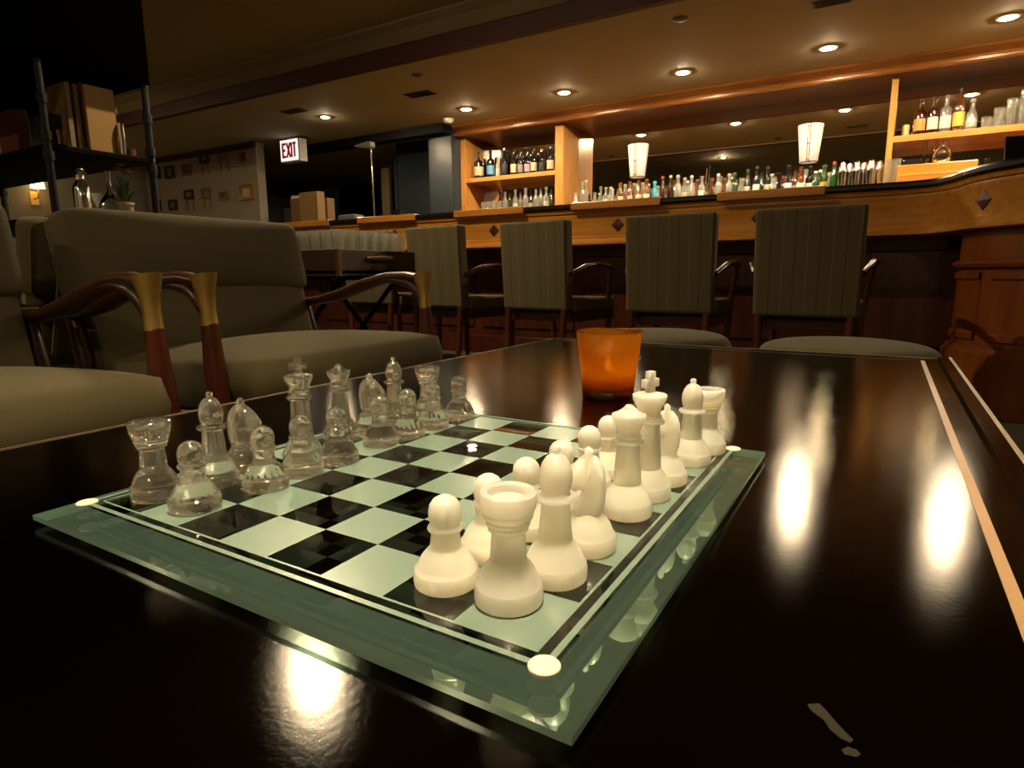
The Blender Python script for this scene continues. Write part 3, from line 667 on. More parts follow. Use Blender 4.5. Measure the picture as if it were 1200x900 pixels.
for i in range(8):
    for j in range(7):
        o = link('tumbler', tum, None, None, (TXR - .062 - i * .084 + random.uniform(-.003, .003), TYN + .062 + j * .079 + random.uniform(-.003, .003), .712), 0)
        tag(o, 'clear glass tumbler standing among many on the wooden tray', 'glass', 'tumblers on the tray')

# ------------------------------------------------------------------ things on the left end of the bar
def bar_box(px0, px1, pyt, Y, dz, mat, label, name='wooden_box'):
    a, b_ = onY(px0, pyt, Y), onY(px1, pyt, Y)
    t = thing(name, label, 'box', ((a.x + b_.x) / 2, Y, 1.048)); w_ = (b_.x - a.x) / 2
    link('body', box(-w_, w_, 0, .09, 0, a.z - 1.048, .003), mat, t)
    link('front_panel', box(-w_ + .012, w_ - .012, -.004, .002, .012, a.z - 1.048 - .012, .001), mat, t)
    return t
bar_box(350, 371, 226, 3.80, 0, 'pale_wood', 'tall pale wooden box standing between two shorter ones on the bar')
bar_box(340, 353, 233, 3.92, 0, 'box_wood', 'shorter wooden box on the bar toward the exit sign')
bar_box(368, 383, 233, 3.92, 0, 'box_wood', 'shorter wooden box on the bar toward the desk lamp')
p0 = onY(439, 258, 3.86)
lp = thing('desk_lamp', 'slim metal desk lamp on a wide flat base on the bar', 'lamp', (p0.x, 3.86, 1.048))
link('base', box(-.10, .26, -.07, .10, 0, .022, .008), 'pale_wood', lp)
link('foot', lathe([(0, .022), (.03, .022), (.028, .034), (.010, .042), (0, .042)], 20), 'chrome', lp)
link('stem', tube([(0, 0, .04), (-.01, 0, .59)], .007, 8), 'chrome', lp)
link('lamp_head', prism([(-.17, .615), (.0, .585), (.015, .60), (.012, .64), (-.02, .645), (-.17, .625)], 'y', -.03, .03, .003), 'lamp_metal', lp)
p1 = onY(463, 258, 3.95)
tag(link('black_cup', lathe([(0, 0), (.032, 0), (.036, .095), (.033, .095), (.029, .006), (0, .006)], 20), 'screen_black', None, (p1.x, 3.99, 1.048)), 'small black cup beside the desk lamp on the bar', 'cup')
p2 = onY(410, 262, 3.9)
tag(link('folded_cloth', box(-.10, .10, -.07, .07, 0, .075, .02, 3), 'grey_cloth', None, (p2.x, 3.92, 1.048)), 'folded grey cloth bundle on the bar behind the tumblers', 'cloth')

# ------------------------------------------------------------------ bottles
def bottle_profile(kind, r, h):
    nr = .0135
    if kind == 'wine': sh = .58; pts = [(0, 0), (r * .9, 0), (r, .006), (r, h * sh), (r * .92, h * (sh + .05)), (r * .6, h * (sh + .11)), (nr * 1.1, h * (sh + .17)), (nr, h * .97), (nr * 1.15, h * .972), (nr * 1.15, h), (0, h)]
    elif kind == 'square': pts = [(0, 0), (r * .95, 0), (r, .005), (r, h * .62), (r * .85, h * .68), (nr * 1.3, h * .73), (nr * 1.2, h * .9), (nr * 1.5, h * .905), (nr * 1.5, h), (0, h)]
    elif kind == 'squat': pts = [(0, 0), (r * .9, 0), (r, .008), (r * 1.02, h * .35), (r * .85, h * .55), (nr * 1.4, h * .68), (nr * 1.2, h * .88), (nr * 1.6, h * .89), (nr * 1.6, h), (0, h)]
    else: pts = [(0, 0), (r * .8, 0), (r * .86, .006), (r, h * .5), (r * .98, h * .62), (r * .5, h * .72), (nr, h * .8), (nr, h * .93), (nr * 1.4, h * .935), (nr * 1.4, h), (0, h)]
    return pts
GLC = {}
def gl_mat(key, col, clear):
    if key not in GLC:
        if clear: mixmat('glass_' + key, [('ShaderNodeBsdfTransparent', col, None, .60), ('ShaderNodeBsdfTranslucent', tuple(min(1, c_ * 1.2) for c_ in col), None, .16), ('ShaderNodeBsdfDiffuse', tuple(min(1, c_ * 1.2) for c_ in col), None, .08), ('ShaderNodeBsdfGlossy', (1, 1, .97), .07, .16)])
        else: plain('glass_' + key, col, .08, coat=.5)
        GLC[key] = 'glass_' + key
    return GLC[key]
LBC = {}
def lb_mat(col):
    k = tuple(col)
    if k not in LBC: LBC[k] = 'label_%d' % len(LBC); plain(LBC[k], col, .6, var=.25, vscale=70)
    return LBC[k]
BODY = {'clear': ((.80, .81, .76), 1), 'amber': ((.55, .20, .03), 1), 'green': ((.10, .38, .08), 1), 'dark': ((.010, .008, .006), 0), 'brown': ((.035, .012, .005), 0), 'blue': ((.08, .42, .55), 0), 'olive': ((.12, .16, .03), 1), 'red': ((.25, .03, .01), 1), 'cream': ((.55, .45, .30), 0)}
def bottle(px, Y, z, h, r, body, kind='wine', lab=None, cap=None, label='', name='bottle', group=None, px_y=200):
    X = onY(px, px_y, Y).x
    t = thing(name, label, 'bottle', (X, Y, z), random.uniform(0, 6), group)
    col, cl = BODY[body]
    link('body', lathe(bottle_profile(kind, r, h), 18), gl_mat(body, col, cl), t)
    if cl and body != 'clear':
        pass
    if lab:
        z0, z1 = (.14, .46) if kind != 'squat' else (.12, .34)
        link('label', lathe([(r * 1.012, h * z0), (r * 1.02, h * z0 + .001), (r * 1.02, h * z1), (r * 1.012, h * z1 + .001)], 18), lb_mat(lab), t)
    if cap:
        link('cap', lathe([(.0150, h * .93), (.0165, h * .93), (.0165, h * 1.004), (.012, h * 1.012), (0, h * 1.012)], 14), lb_mat(cap), t)
    return t
CRM, WHT, PNK, YEL, BLU, GLD, ORG, RED, LAV, BLK, TEA = (.55, .46, .30), (.62, .58, .50), (.50, .28, .36), (.55, .42, .06), (.10, .28, .50), (.50, .33, .08), (.55, .26, .08), (.40, .03, .03), (.42, .40, .50), (.02, .02, .02), (.12, .40, .38)
gU = 'wine bottles on the upper oak shelf'
zs = 1.787
for px, h, r, body, kind, lab, cap, lb in (
    (561, .335, .062, 'dark', 'wine', CRM, None, 'large dark wine bottle with broad cream label on the oak shelf'),
    (575, .335, .050, 'dark', 'square', BLU, GLD, 'dark bottle with blue and gold label on the oak shelf'),
    (583.5, .27, .030, 'cream', 'wine', WHT, WHT, 'slim white bottle between dark bottles on the oak shelf'),
    (591, .345, .042, 'dark', 'wine', BLK, WHT, 'tall dark bottle with black label and white capsule on the oak shelf'),
    (602, .305, .040, 'dark', 'wine', CRM, None, 'dark wine bottle with square cream label in the middle of the oak shelf'),
    (610, .28, .036, 'dark', 'wine', (.2, .19, .17), None, 'dark wine bottle with grey label on the oak shelf'),
    (618, .27, .038, 'dark', 'wine', PNK, None, 'dark wine bottle with pink label on the oak shelf'),
    (625.5, .29, .038, 'dark', 'wine', CRM, None, 'dark wine bottle with cream label beside the pink-labelled one'),
    (635, .28, .040, 'dark', 'wine', BLK, GLD, 'dark wine bottle with gold foil capsule on the oak shelf'),
    (645, .305, .042, 'dark', 'wine', CRM, None, 'dark wine bottle with cream label beside the oak upright'),
    (650, .24, .034, 'brown', 'wine', ORG, None, 'short brown bottle tucked against the oak upright')):
    bottle(px, {583.5: 6.74, 650: 6.77}.get(px, 6.68), zs, h, r, body, kind, lab, cap, lb, 'wine_bottle', gU, 190)
for px in (568, 581, 597, 606, 614, 622, 630, 640):
    bottle(px, 6.84, zs, .28, .036, 'dark', 'wine', None, None, 'unlabelled dark wine bottle in the rear row of the oak shelf', 'wine_bottle', 'rear row of wine bottles', 190)
# lower left compartment
for k, px in enumerate(range(592, 651, 6)):
    bottle(px, 6.64 + .085 * (k % 2), ZC, (.285, .31, .30)[k % 3], .034, ('clear', 'olive', 'clear', 'clear')[k % 4], ('wine', 'square', 'other')[k % 3], (None, None, (.4, .38, .3))[k % 3], None,
           ('clear glass bottle in the lower oak compartment', 'olive tinted glass bottle in the lower oak compartment', 'clear glass bottle in the lower oak compartment', 'clear glass bottle in the lower oak compartment')[k % 4], 'bottle', 'bottles in the lower oak compartment', 230)
for px in (586, 600, 612, 627, 641, 648):
    bottle(px, 6.86, ZC, .33, .038, 'amber', 'wine', None, BLK, 'amber bottle at the back of the lower oak compartment', 'bottle', 'amber bottles in the lower oak compartment', 230)
gl = lathe([(0, 0), (.030, 0), (.034, .005), (.038, .095), (.036, .095), (.030, .010), (0, .010)], 16); gl.materials.append(MATS['tumbler_glass'])
gl2 = lathe([(0, .008), (.03, .006), (.035, 0), (.006, .01), (.004, .07), (.02, .085), (.036, .12), (.034, .165), (.032, .165), (.034, .12), (.018, .09), (0, .08)], 16); gl2.materials.append(MATS['tumbler_glass'])
for px in (566, 572, 578, 584):
    o = link('rocks_glass', gl, None, None, (onY(px, 240, 6.6).x, 6.62, ZC + .0)); o.scale = (1, 1, 1.9)
    tag(o, 'short clear drinking glass at the open side of the lower oak compartment', 'glass', 'glasses in the lower oak compartment')
# along the mirror
gM = 'bottles along the mirror'
rows = (
 (675, .20, .036, 'clear', 'squat', None, None, 'small clear decanter beside the oak upright'),
 (682.5, .34, .030, 'clear', 'other', None, None, 'tall slender clear bottle in front of the oak upright'),
 (687, .33, .028, 'clear', 'other', None, WHT, 'slender clear bottle with white stopper in front of the oak upright'),
 (690.5, .19, .028, 'dark', 'wine', None, BLK, 'small black bottle beside the pink-labelled bottle'),
 (697, .19, .034, 'clear', 'squat', PNK, BLK, 'small clear bottle with pink label near the oak upright'),
 (703, .19, .036, 'clear', 'square', WHT, WHT, 'small bottle with white label near the oak upright'),
 (710, .235, .036, 'clear', 'other', (.35, .42, .5), WHT, 'clear bottle with pale blue label by the oak upright'),
 (718, .225, .036, 'clear', 'wine', CRM, CRM, 'clear bottle with cream label before the mirror'),
 (727, .27, .033, 'amber', 'square', CRM, CRM, 'amber bottle with cream label under the first wall sconce'),
 (732.5, .26, .030, 'clear', 'square', (.45, .33, .25), CRM, 'clear bottle with tan label under the first wall sconce'),
 (738, .275, .034, 'amber', 'square', (.5, .30, .28), PNK, 'amber bottle with pink cap and rosy label'),
 (743, .265, .030, 'clear', 'square', TEA, CRM, 'clear bottle with teal label'),
 (748, .28, .034, 'amber', 'square', CRM, PNK, 'amber bottle with cream label and pink cap'),
 (753, .265, .030, 'clear', 'square', WHT, CRM, 'clear bottle with white label beside the cream-labelled one'),
 (757.5, .285, .036, 'amber', 'square', (.55, .42, .34), YEL, 'amber bottle with yellow-green patterned neck'),
 (767, .27, .036, 'blue', 'square', BLU, BLU, 'bright blue bottle before the mirror'),
 (776, .30, .034, 'brown', 'wine', None, RED, 'dark brown bottle with red cap'),
 (785.5, .315, .038, 'brown', 'wine', None, YEL, 'dark brown bottle with yellow cap'),
 (794, .30, .038, 'clear', 'square', None, WHT, 'tall clear bottle next to the yellow-capped brown bottle'),
 (802, .28, .040, 'clear', 'square', (.4, .38, .34), WHT, 'clear bottle with grey label before the mirror'),
 (810, .285, .036, 'clear', 'wine', None, WHT, 'plain clear bottle before the mirror'),
 (817, .25, .038, 'amber', 'squat', None, WHT, 'squat amber bottle near the cocktail picks'),
 (822, .27, .034, 'clear', 'other', WHT, None, 'clear bottle with white label near the cocktail picks'),
 (834, .25, .036, 'amber', 'squat', None, CRM, 'squat amber bottle with cream stopper'),
 (841, .28, .034, 'clear', 'wine', None, WHT, 'clear bottle with bright white cap'),
 (848, .24, .034, 'amber', 'square', None, CRM, 'amber bottle beside the green bottle'),
 (854, .27, .032, 'clear', 'other', None, WHT, 'clear bottle beside the green bottle'),
 (860, .285, .040, 'green', 'square', None, WHT, 'green bottle with frosted white cap'),
 (868, .22, .036, 'clear', 'squat', None, None, 'low clear decanter beside the green bottle'),
 (875.5, .31, .034, 'dark', 'wine', WHT, BLK, 'black necked bottle with white label'),
 (886, .32, .034, 'dark', 'wine', WHT, BLK, 'black necked bottle with white label'),
 (898.5, .32, .036, 'dark', 'wine', (.5, .44, .2), BLK, 'black necked bottle with small gold label'),
 (906, .20, .034, 'clear', 'squat', None, None, 'low clear decanter beside the yellow-capped bottle'),
 (911.5, .25, .036, 'dark', 'squat', BLK, GLD, 'squat black bottle with yellow cork'),
 (923, .30, .038, 'dark', 'square', LAV, WHT, 'dark bottle with lavender label and silver pourer'),
 (931, .26, .030, 'amber', 'wine', CRM, None, 'amber bottle with cream label under the second wall sconce'),
 (937.5, .28, .038, 'amber', 'square', (.6, .50, .40), BLK, 'amber bottle with large white label and black cap'),
 (948, .285, .042, 'dark', 'square', WHT, (.5, .5, .5), 'black bottle with silver top under the second wall sconce'),
 (955, .23, .034, 'green', 'wine', None, WHT, 'small green bottle under the second wall sconce'),
 (965, .29, .036, 'green', 'square', GLD, GLD, 'green bottle with a tall cork'),
 (976, .30, .034, 'green', 'wine', None, RED, 'green bottle with red cap beside the metal shakers'))
for k, (px, h, r, body, kind, lab, cap, lb) in enumerate(rows):
    bottle(px, 6.60 + .078 * (k % 2), ZC, h, r * .92, body, kind, lab, cap, lb, 'bottle', gM, 225 - (px - 840) * .06)
for k, px in enumerate((716, 733, 746, 760, 771, 790, 806, 826, 844, 857, 872, 892, 904, 918, 943, 960, 972)):
    bottle(px, 6.845, ZC, (.27, .24, .29)[k % 3], .032, ('clear', 'amber', 'clear', 'olive')[k % 4], ('wine', 'square', 'other')[k % 3], None, (WHT, CRM, None)[k % 3], ('clear bottle in the back row against the mirror', 'amber bottle in the back row against the mirror', 'clear bottle in the back row against the mirror', 'olive bottle in the back row against the mirror')[k % 4], 'bottle', 'back row of bottles against the mirror', 220)
# shakers and pitcher
shk = lathe(smooth_prof([(0, 0), (.033, 0), (.036, .01), (.045, .19), (.043, .20), (.036, .235), (.024, .262), (.022, .28), (.012, .288), (0, .29)], 2), 20); shk.materials.append(MATS['chrome'])
for i_, px in enumerate((987, 994, 1003, 1011, 1020, 1029)):
    tag(link('cocktail_shaker', shk, None, None, (onY(px, 210, 6.62).x, 6.58 + .10 * (i_ % 2), ZC)), 'tall shiny metal cocktail shaker beside the glass pitcher', 'shaker', 'metal cocktail shakers')
X_ = onY(1045, 205, 6.40).x
pt = thing('glass_pitcher', 'clear glass pitcher in front of the oak upright', 'pitcher', (X_, 6.41, ZC - .0))
link('body', lathe([(0, 0), (.055, 0), (.06, .01), (.062, .24), (.066, .25), (.062, .25), (.056, .02), (0, .012)], 24), 'tumbler_glass', pt)
link('handle', tube([(-.06, 0, .21), (-.10, 0, .20), (-.108, 0, .13), (-.09, 0, .07), (-.06, 0, .05)], .008, 8), 'tumbler_glass', pt)
pk = thing('pick_jar', 'jar with two long thin picks before the mirror', 'jar', (onY(827, 220, 6.55).x, 6.57, ZC))
link('jar', lathe([(0, 0), (.022, 0), (.024, .004), (.024, .11), (.022, .11), (.021, .008), (0, .008)], 14), 'tumbler_glass', pk)
link('pick', tube([(-.01, 0, .02), (-.004, .01, .34)], .003, 6), 'cornice_wood', pk); link('pick', tube([(.012, 0, .02), (.03, .0, .36)], .003, 6), 'chrome', pk)
# right oak shelf
zr = 1.787
X_ = onY(1062, 145, 6.66).x
can = thing('drink_can', 'small yellow and silver can on the oak shelf beside the upright', 'can', (X_, 6.66, zr))
link('body', lathe([(0, 0), (.024, 0), (.03, .006), (.03, .098), (.024, .106), (0, .106)], 20), lb_mat((.45, .40, .2)), can); link('lid', lathe([(0, .1065), (.022, .1065), (.024, .109), (.021, .109), (0, .1075)], 20), 'chrome', can)
for px, h, r, body, kind, lab, cap, lb in (
    (1079, .305, .045, 'red', 'square', ORG, (.6, .35, .1), 'amber bottle with tall orange label on the oak shelf beside the can'),
    (1094, .315, .041, 'red', 'square', WHT, RED, 'red capped bottle with white label, next to the orange-labelled bottle'),
    (1109, .315, .042, 'clear', 'square', WHT, RED, 'clear bottle with red cap and large white label on the oak shelf'),
    (1124, .355, .042, 'amber', 'wine', YEL, BLK, 'bottle with yellow label and long silver pourer on the oak shelf'),
    (1139.5, .26, .042, 'clear', 'squat', (.35, .35, .32), WHT, 'clear decanter with white band on the oak shelf')):
    bottle(px, 6.66, zr, h, r, body, kind, lab, cap, lb, 'bottle', 'bottles on the open oak shelf', 130)
for k, (px, n) in enumerate(((1157, 1), (1164, 1), (1171, 2), (1178, 2), (1185, 3), (1192, 3), (1200, 4), (1208, 4))):
    for j in range(n):
        o = link('stemless_glass', gl, None, None, (onY(px, 135, 6.60 + .06 * (k % 2)).x, 6.62 + .07 * (k % 2), zr + j * .062))
        tag(o, 'clear glass in the stacked glasses at the end of the oak shelf', 'glass', 'stacked glasses on the oak shelf')
# below that shelf
for px, hh in ((1081, .20), (1086, .205), (1094, .21)):
    X_ = onY(px, 180, 6.40).x
    o = link('bar_spoon', tube([(0, 0, 0), (.002, 0, hh)], .0035, 6), 'chrome', None, (X_, 6.40, 1.50)); tag(o, 'long metal bar spoon standing upright on the wooden riser', 'spoon', 'bar spoons on the riser')
o = link('round_carafe', lathe(smooth_prof([(0, 0), (.04, 0), (.065, .03), (.07, .07), (.05, .115), (.022, .14), (.022, .17), (.028, .175)], 3), 24), 'bottle_clear', None, (onY(1104, 180, 6.40).x, 6.40, 1.50)); tag(o, 'round clear glass carafe on the wooden riser', 'carafe')
o = link('black_caddy', box(-.07, .07, -.04, .04, 0, .05, .008), 'screen_black', None, (onY(1069, 188, 6.40).x, 6.38, 1.50)); tag(o, 'low black caddy on the wooden riser beside the spoons', 'caddy')
o = link('small_bottle', lathe(bottle_profile('squat', .03, .12), 16), 'bottle_clear', None, (onY(1157, 190, 6.62).x, 6.62, 1.42)); tag(o, 'small clear bottle below the oak shelf', 'bottle')
o.location.z = ZC; o.scale = (1, 1, 1.9)
pos = thing('till_screen', 'black till screen leaning back at the end of the bar', 'screen', (onY(1212, 190, 5.2).x, 5.2, 0))
link('stand', box(-.06, .06, -.02, .10, 0, 1.30, .004), 'screen_black', pos)
ps = link('screen', box(-.16, .16, -.014, .014, 0, .24, .006), 'screen_black', pos); ps.location = (0, -.02, 1.25); ps.rotation_euler = (math.radians(-16), 0, math.radians(8))
o = link('paper_stack', box(-.12, .12, -.05, .05, 0, .012, .001), 'paper', None, (onY(1098, 210, 3.85).x, 3.86, 1.048)); tag(o, 'small white paper stack lying on the bar top near its rounded end', 'paper')

# wall sconces on the mirror
for px, lb in ((745, 'white half cone wall sconce with gold rods near the oak upright'), (947, 'white half cone wall sconce with gold rods above the dark and green bottles')):
    X_ = onY(px, 180, 6.87).x
    t = thing('wall_sconce', lb, 'wall lamp', (X_, 6.945, 1.69))
    bm = bmesh.new(); n_ = 24; rows_ = []
    for rr, zz in ((.083, 0), (.118, .355)):
        rows_.append([bm.verts.new((rr * math.cos(PI + PI * k / n_), rr * .9 * math.sin(PI + PI * k / n_), zz)) for k in range(n_ + 1)])
    for k in range(n_): bm.faces.new((rows_[0][k], rows_[0][k + 1], rows_[1][k + 1], rows_[1][k]))
    sh = link('shade', fin(bm, ang=80), 'shade_glow', t)
    so = sh.modifiers.new('thick', 'SOLIDIFY'); so.thickness = .003
    for dx in (-.010, .010):
        link('gold_rod', tube([(dx, -.080, .004), (dx, -.111, .352)], .0035, 6), 'brass_bright', t)
    for zz in (.02, .17, .33): link('rod_clip', box(-.017, .017, -.083 - .031 * zz / .355 - .004, -.076 - .031 * zz / .355, zz - .003, zz + .003), 'brass_bright', t)
    link('bottom_ring', tube([(.084 * math.cos(PI + PI * k / 16), .076 * math.sin(PI + PI * k / 16), 0) for k in range(17)], .005, 6), 'brass_bright', t)
    link('back_plate', box(-.05, .05, -.008, .004, .05, .30, .002), 'brass', t)
    link('candle_arm', tube([(0, -.005, .03), (0, -.04, .015), (0, -.055, .03)], .006, 8), 'brass_bright', t)

# ------------------------------------------------------------------ exit sign, ceiling fittings
a = onY(339, 176, 5.72)
ex = thing('exit_sign', 'lit white EXIT sign with red letters hanging from the ceiling', 'sign', (a.x, 5.72, a.z)); ex.scale = (1.12, 1, 1.10)
link('housing', box(-.155, .185, 0, .12, -.135, .125, .006), 'plastic_white', ex)
link('face', box(-.150, .150, -.006, .001, -.12, .12, .002), 'exit_white', ex)
link('bracket', box(-.05, .05, .03, .08, .12, (CEIL - a.z) / 1.10), 'plastic_white', ex)
def stroke(x0, z0, x1, z1, wd=.014):
    d = Vector((x1 - x0, z1 - z0)); n_ = Vector((-d.y, d.x)).normalized() * wd
    return prism([(x0 + n_.x, z0 + n_.y), (x1 + n_.x, z1 + n_.y), (x1 - n_.x, z1 - n_.y), (x0 - n_.x, z0 - n_.y)], 'y', -.010, -.004)
for s_ in ((-.105, -.085, -.105, .085), (-.115, .073, -.052, .073), (-.115, 0, -.060, 0), (-.115, -.073, -.052, -.073),
           (-.035, -.085, .025, .085), (-.035, .085, .025, -.085), (.048, -.085, .048, .085), (.098, -.085, .098, .078), (.070, .073, .126, .073)):
    link('letter_stroke', stroke(*s_), 'exit_red', ex)
def vent(px, py, wx, wy, lb, name='ceiling_vent'):
    q = onZ(px, py, CEIL); t = thing(name, lb, 'vent', (q.x, q.y, CEIL))
    link('frame', box(-wx / 2, wx / 2, -wy / 2, wy / 2, -.006, 0, .002), 'vent_grey', t)
    for k in range(5): link('slat', box(-wx / 2 + .015, wx / 2 - .015, -wy / 2 + wy * (k + .7) / 6, -wy / 2 + wy * (k + 1.05) / 6, -.012, -.005), 'dark_baffle', t)
vent(493, 110, .32, .16, 'flat slatted ceiling vent between the beam and the bar lights')
vent(345, 130, .30, .14, 'flat slatted ceiling vent above the exit sign')
vent(975, 2, .24, .12, 'slatted ceiling vent over the middle of the bar')
for px, py, lb in ((490, 88, 'small dark round ceiling speaker near the red beam'), (797, 22, 'small round ceiling fitting in front of the bar lights')):
    q = onZ(px, py, CEIL); tag(link('ceiling_speaker', lathe([(0, -.014), (.03, -.013), (.055, -.006), (.06, 0), (0, .001)], 24), 'vent_grey', None, (q.x, q.y, CEIL)), lb, 'ceiling fitting')
q = onZ(526, 140, CEIL); tag(link('smoke_detector', lathe([(0, -.045), (.04, -.044), (.06, -.03), (.07, -.008), (.07, 0), (0, .001)], 28), 'plastic_white', None, (q.x, q.y - .02, CEIL)), 'white round smoke detector beside the blue column', 'smoke detector')

# ------------------------------------------------------------------ picture wall
FR = ((183, 203, 9, 14, 0), (199, 202, 10, 15, 1), (219, 199, 9.5, 13, 2), (239, 185, 10, 13, 3), (261.5, 182, 12, 13, 4), (285.5, 184, 9, 11.5, 5),
      (184, 241, 9, 13, 0), (203, 240, 9, 12, 1), (221.5, 228, 10, 11, 3), (241.5, 226, 10, 12, 4), (262.5, 229, 9.5, 10, 2), (289, 225, 15, 18, 6))
for k, (px, py, w_, h_, m_) in enumerate(FR):
    a = onY(px - w_ / 2, py, 5.66); b_ = onY(px + w_ / 2, py, 5.66); t0 = onY(px, py - h_ / 2, 5.66); t1 = onY(px, py + h_ / 2, 5.66)
    W_, H_ = (b_.x - a.x), t0.z - t1.z
    t = thing('picture_frame', 'small dark framed picture hung in two rows on the cream wall' if m_ != 6 else 'larger framed picture with pale mat at the end of the cream wall', 'picture', ((a.x + b_.x) / 2, 5.67, (t0.z + t1.z) / 2), 0, 'small pictures on the cream wall')
    bw = min(W_, H_) * (.16 if m_ in (2, 5) else .22)
    for bx_ in ((-W_ / 2, W_ / 2, H_ / 2 - bw, H_ / 2), (-W_ / 2, W_ / 2, -H_ / 2, -H_ / 2 + bw), (-W_ / 2, -W_ / 2 + bw, -H_ / 2 + bw, H_ / 2 - bw), (W_ / 2 - bw, W_ / 2, -H_ / 2 + bw, H_ / 2 - bw)):
        link('frame_bar', box(bx_[0], bx_[1], -.03, 0, bx_[2], bx_[3]), 'book_dark' if m_ in (0, 1, 3) else 'cornice_wood', t)
    link('picture_face', box(-W_ / 2 + bw * .9, W_ / 2 - bw * .9, -.012, -.001, -H_ / 2 + bw * .9, H_ / 2 - bw * .9), 'mat_board' if m_ in (0, 6) else ('olive_wall' if m_ in (1, 3, 4) else 'bare_wood'), t)
    if m_ in (3, 4):
        for dx in (-W_ * .35, W_ * .38): link('hanging_cord', box(dx - .01, dx + .01, -.008, -.001, -H_ / 2 - .16, -H_ / 2), 'cornice_wood', t)

# ------------------------------------------------------------------ passage furnishings
a = onY(386, 220, 7.4)
struct(link('door_1', box(a.x - .16, a.x + .16, 7.4, 7.46, 0, 2.02, .004), 'blue_paint'))
a = onY(453, 230, 6.78)
pf = thing('wall_panel', 'narrow dark framed panel on the blue wall', 'panel', (a.x, 6.80, a.z))
link('frame', box(-.10, .10, -.03, 0, -.42, .42, .004), 'bar_black', pf); link('face', box(-.07, .07, -.036, -.028, -.38, .38), 'bare_wood', pf)
a = onY(331, 235, 5.6)
hb = thing('host_stand', 'dark host stand with a pale card on top in the passage', 'stand', (a.x, 5.75, 0)); link('body', box(-.17, .17, 0, .3, 0, a.z - .08, .006), 'black_wall', hb); link('card', box(-.12, .12, .10, .112, a.z - .081, a.z + .09), 'paper', hb)

# ------------------------------------------------------------------ pipe shelf with ornaments
SX1, SX0, SY0, SY1, SZ = -3.0, -4.7, 1.18, 1.62, 1.165
sh = thing('pipe_shelf', 'black shelving unit on iron pipe posts behind the lounge chairs', 'shelf', (0, 0, 0))
part('shelf_board', box(SX0, SX1, SY0, SY1, SZ - .025, SZ, .003), 'shelf_black', sh)
part('shelf_board', box(SX0, SX1, SY0, SY1, .845, .87, .003), 'shelf_black', sh)
part('shelf_board', box(SX0, SX1, SY0, SY1, .22, .245, .003), 'shelf_black', sh)
for x_ in (SX0 + .05, SX1 - .012):
    for y_ in (SY0 - .0, SY1):
        ps_ = part('pipe_post', tube([(x_, y_, 0), (x_, y_, 1.50)], .016, 12), 'pipe_iron', sh)
        for zz in (SZ + .03, SZ - .05, SZ + .18): link('pipe_collar', tube([(x_, y_, zz - .018), (x_, y_, zz + .018)], .022, 12), 'pipe_iron', ps_)
part('top_cabinet', box(-4.7, SX1 + .01, .55, SY1 + .02, 1.50, 2.25, .004), 'black_box', sh)
for x_ in (SX0 + .05, SX1 - .012): part('pipe_post', tube([(x_, .62, 0), (x_, .62, 1.50)], .016, 12), 'pipe_iron', sh)
def sbox(px0, px1, py0, X, Y, dy, z, mat, name, lb, cat, spine=None):
    a, b_ = onX(px0, py0, X), onX(px1, py0, X)
    t = thing(name, lb, cat, (X - .02, a.y, z)); h = a.z - z
    link('body', box(-.18, 0, 0, b_.y - a.y, 0, h, .002), mat, t)
    if spine: link('spine', box(-.17, .003, .004, b_.y - a.y - .004, h * .06, h * .94), spine, t)
    return t
sbox(100, 134, 97, -3.02, 0, 0, SZ, 'pale_wood', 'wooden_gift_box', 'tall pale wooden box standing on the pipe shelf', 'box')
sbox(77, 83, 94, -3.04, 0, 0, SZ, 'spine_tan', 'book', 'tan book standing on the pipe shelf nearer to the pipe post', 'book')
sbox(87.5, 93.2, 97, -3.04, 0, 0, SZ, 'spine_tan', 'book', 'tan book on the pipe shelf right beside the pale wooden box', 'book')
sbox(94.5, 97.5, 95, -3.04, 0, 0, SZ, 'book_red', 'book', 'dark red book between the tan book and the wooden box', 'book')
sbox(18, 34, 126, -3.3, 0, 0, SZ, 'book_red', 'book', 'dark red book leaning at the end of the pipe shelf', 'book')
sbox(58, 75, 131, -3.1, 0, 0, SZ, 'book_dark', 'black_box_set', 'low black box on the pipe shelf beside the amber cup', 'box')
def ornament(px, py, X, z, prof, mat, name, lb, cat):
    a = onX(px, py, X); o = link(name, lathe(prof, 20), mat, None, (X, a.y, z)); return tag(o, lb, cat)
ornament(71, 160, -3.01, SZ, [(0, 0), (.022, 0), (.026, .06), (.024, .06), (.02, .004), (0, .004)], 'amber_base', 'amber_cup', 'little amber glass cup on the pipe shelf', 'cup')
ornament(136.5, 150, -3.06, SZ, [(0, 0), (.017, 0), (.019, .15), (.010, .17), (.009, .21), (.012, .215), (0, .215)], 'chrome', 'silver_shaker', 'shiny silver shaker behind the pale wooden box', 'shaker')
ornament(141.5, 150, -3.03, SZ, [(0, 0), (.014, 0), (.016, .14), (.014, .142), (.012, .01), (0, .01)], 'chrome', 'silver_cup', 'narrow shiny silver cup on the pipe shelf', 'cup')
ornament(151, 172, -3.05, SZ, [(0, 0), (.026, 0), (.028, .035), (0, .037)], 'book_red', 'red_tin', 'small round red tin at the end of the pipe shelf', 'tin')
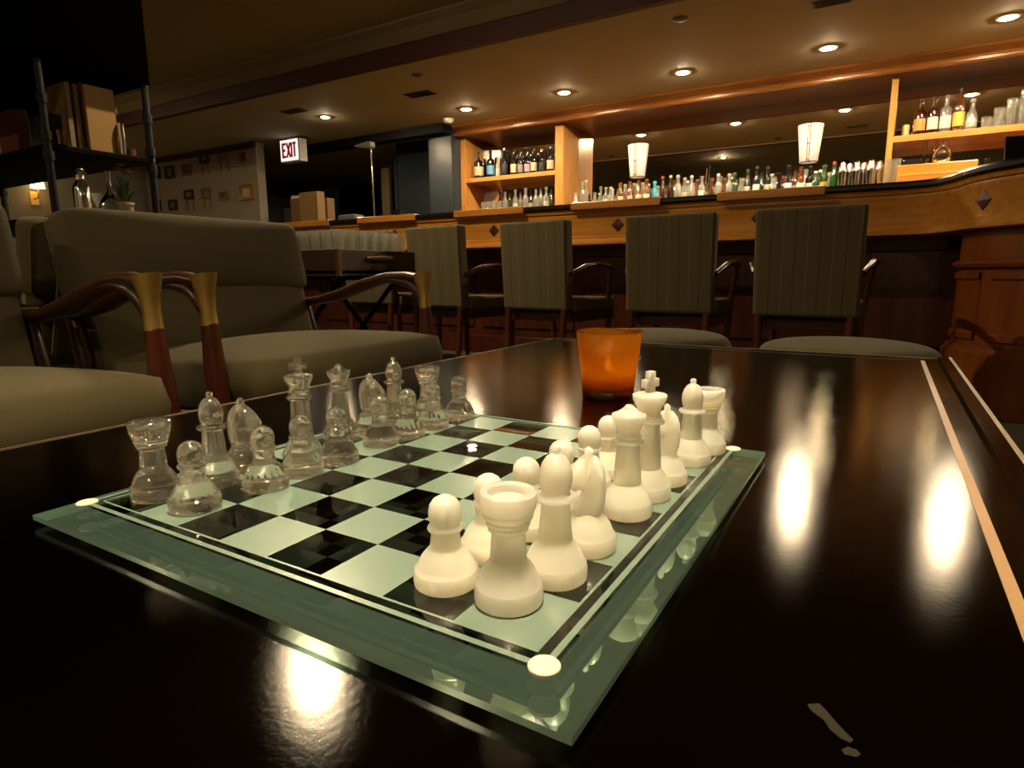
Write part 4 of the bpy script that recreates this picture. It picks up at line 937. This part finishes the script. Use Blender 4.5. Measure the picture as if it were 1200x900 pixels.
ornament(97, 235, -3.02, .87, smooth_prof([(0, 0), (.03, 0), (.034, .01), (.034, .12), (.02, .15), (.018, .18), (.03, .19), (.02, .21), (0, .215)], 2), 'chrome', 'cocktail_shaker', 'shiny metal shaker with strainer on the lower pipe shelf', 'shaker')
ornament(131, 245, -3.26, .87, smooth_prof([(0, 0), (.03, 0), (.05, .05), (.05, .10), (.012, .15), (.010, .24), (.016, .25)], 2), 'bottle_clear', 'glass_decanter', 'clear glass decanter on the lower pipe shelf', 'decanter')
ornament(115, 248, -3.05, .87, [(0, 0), (.03, 0), (.004, .01), (.004, .05), (.03, .11), (.028, .11), (0, .052)], 'tumbler_glass', 'cocktail_glass', 'clear stemmed glass between shaker and decanter on the lower pipe shelf', 'glass')
a = onX(152, 245, -3.03)
pl = thing('potted_plant', 'small potted plant in a pale pot on the lower pipe shelf', 'plant', (-3.06, a.y, .87)); pl.scale = (.8, .8, .72)
link('pot', lathe([(0, 0), (.032, 0), (.042, .10), (.046, .10), (.046, .115), (.040, .115), (.038, .10), (0, .095)], 20), 'terracotta', pl)
for k in range(14):
    an = k * 2.4; rr = .03 + .012 * (k % 4); hh = .17 + .03 * (k % 5)
    st = link('leaf', tube([(0, 0, .09), (rr * .5 * math.cos(an), rr * .5 * math.sin(an), hh * .8), (rr * 1.5 * math.cos(an), rr * 1.5 * math.sin(an), hh)], [(.004, .002), (.014, .003), (.003, .001)], 6), 'leaf', pl)
for k in range(4):
    an = k * 1.7 + .4; link('flower', lathe(smooth_prof([(0, -.015), (.02, -.005), (.022, .008), (0, .018)], 3), 10), 'flower_red', pl, (.03 * math.cos(an), .03 * math.sin(an), .30 + .015 * k))
link('flower_stem', tube([(0, 0, .09), (0, 0, .30)], .003, 6), 'leaf', pl)
# lamp on the far left wall
a = onX(42, 210, XL + .12)
sl = thing('side_sconce', 'small glowing wall lamp on the far wall seen below the pipe shelf', 'wall lamp', (XL, a.y, a.z))
link('shade', lathe([(.085, -.12), (.06, .12)], 20), 'small_shade', sl, (.14, 0, 0))
link('arm', tube([(0, 0, -.25), (.10, 0, -.25), (.14, 0, -.20), (.14, 0, -.10)], .012, 8), 'brass', sl)
link('back_plate', box(0, .015, -.05, .05, -.34, -.16, .003), 'brass', sl)
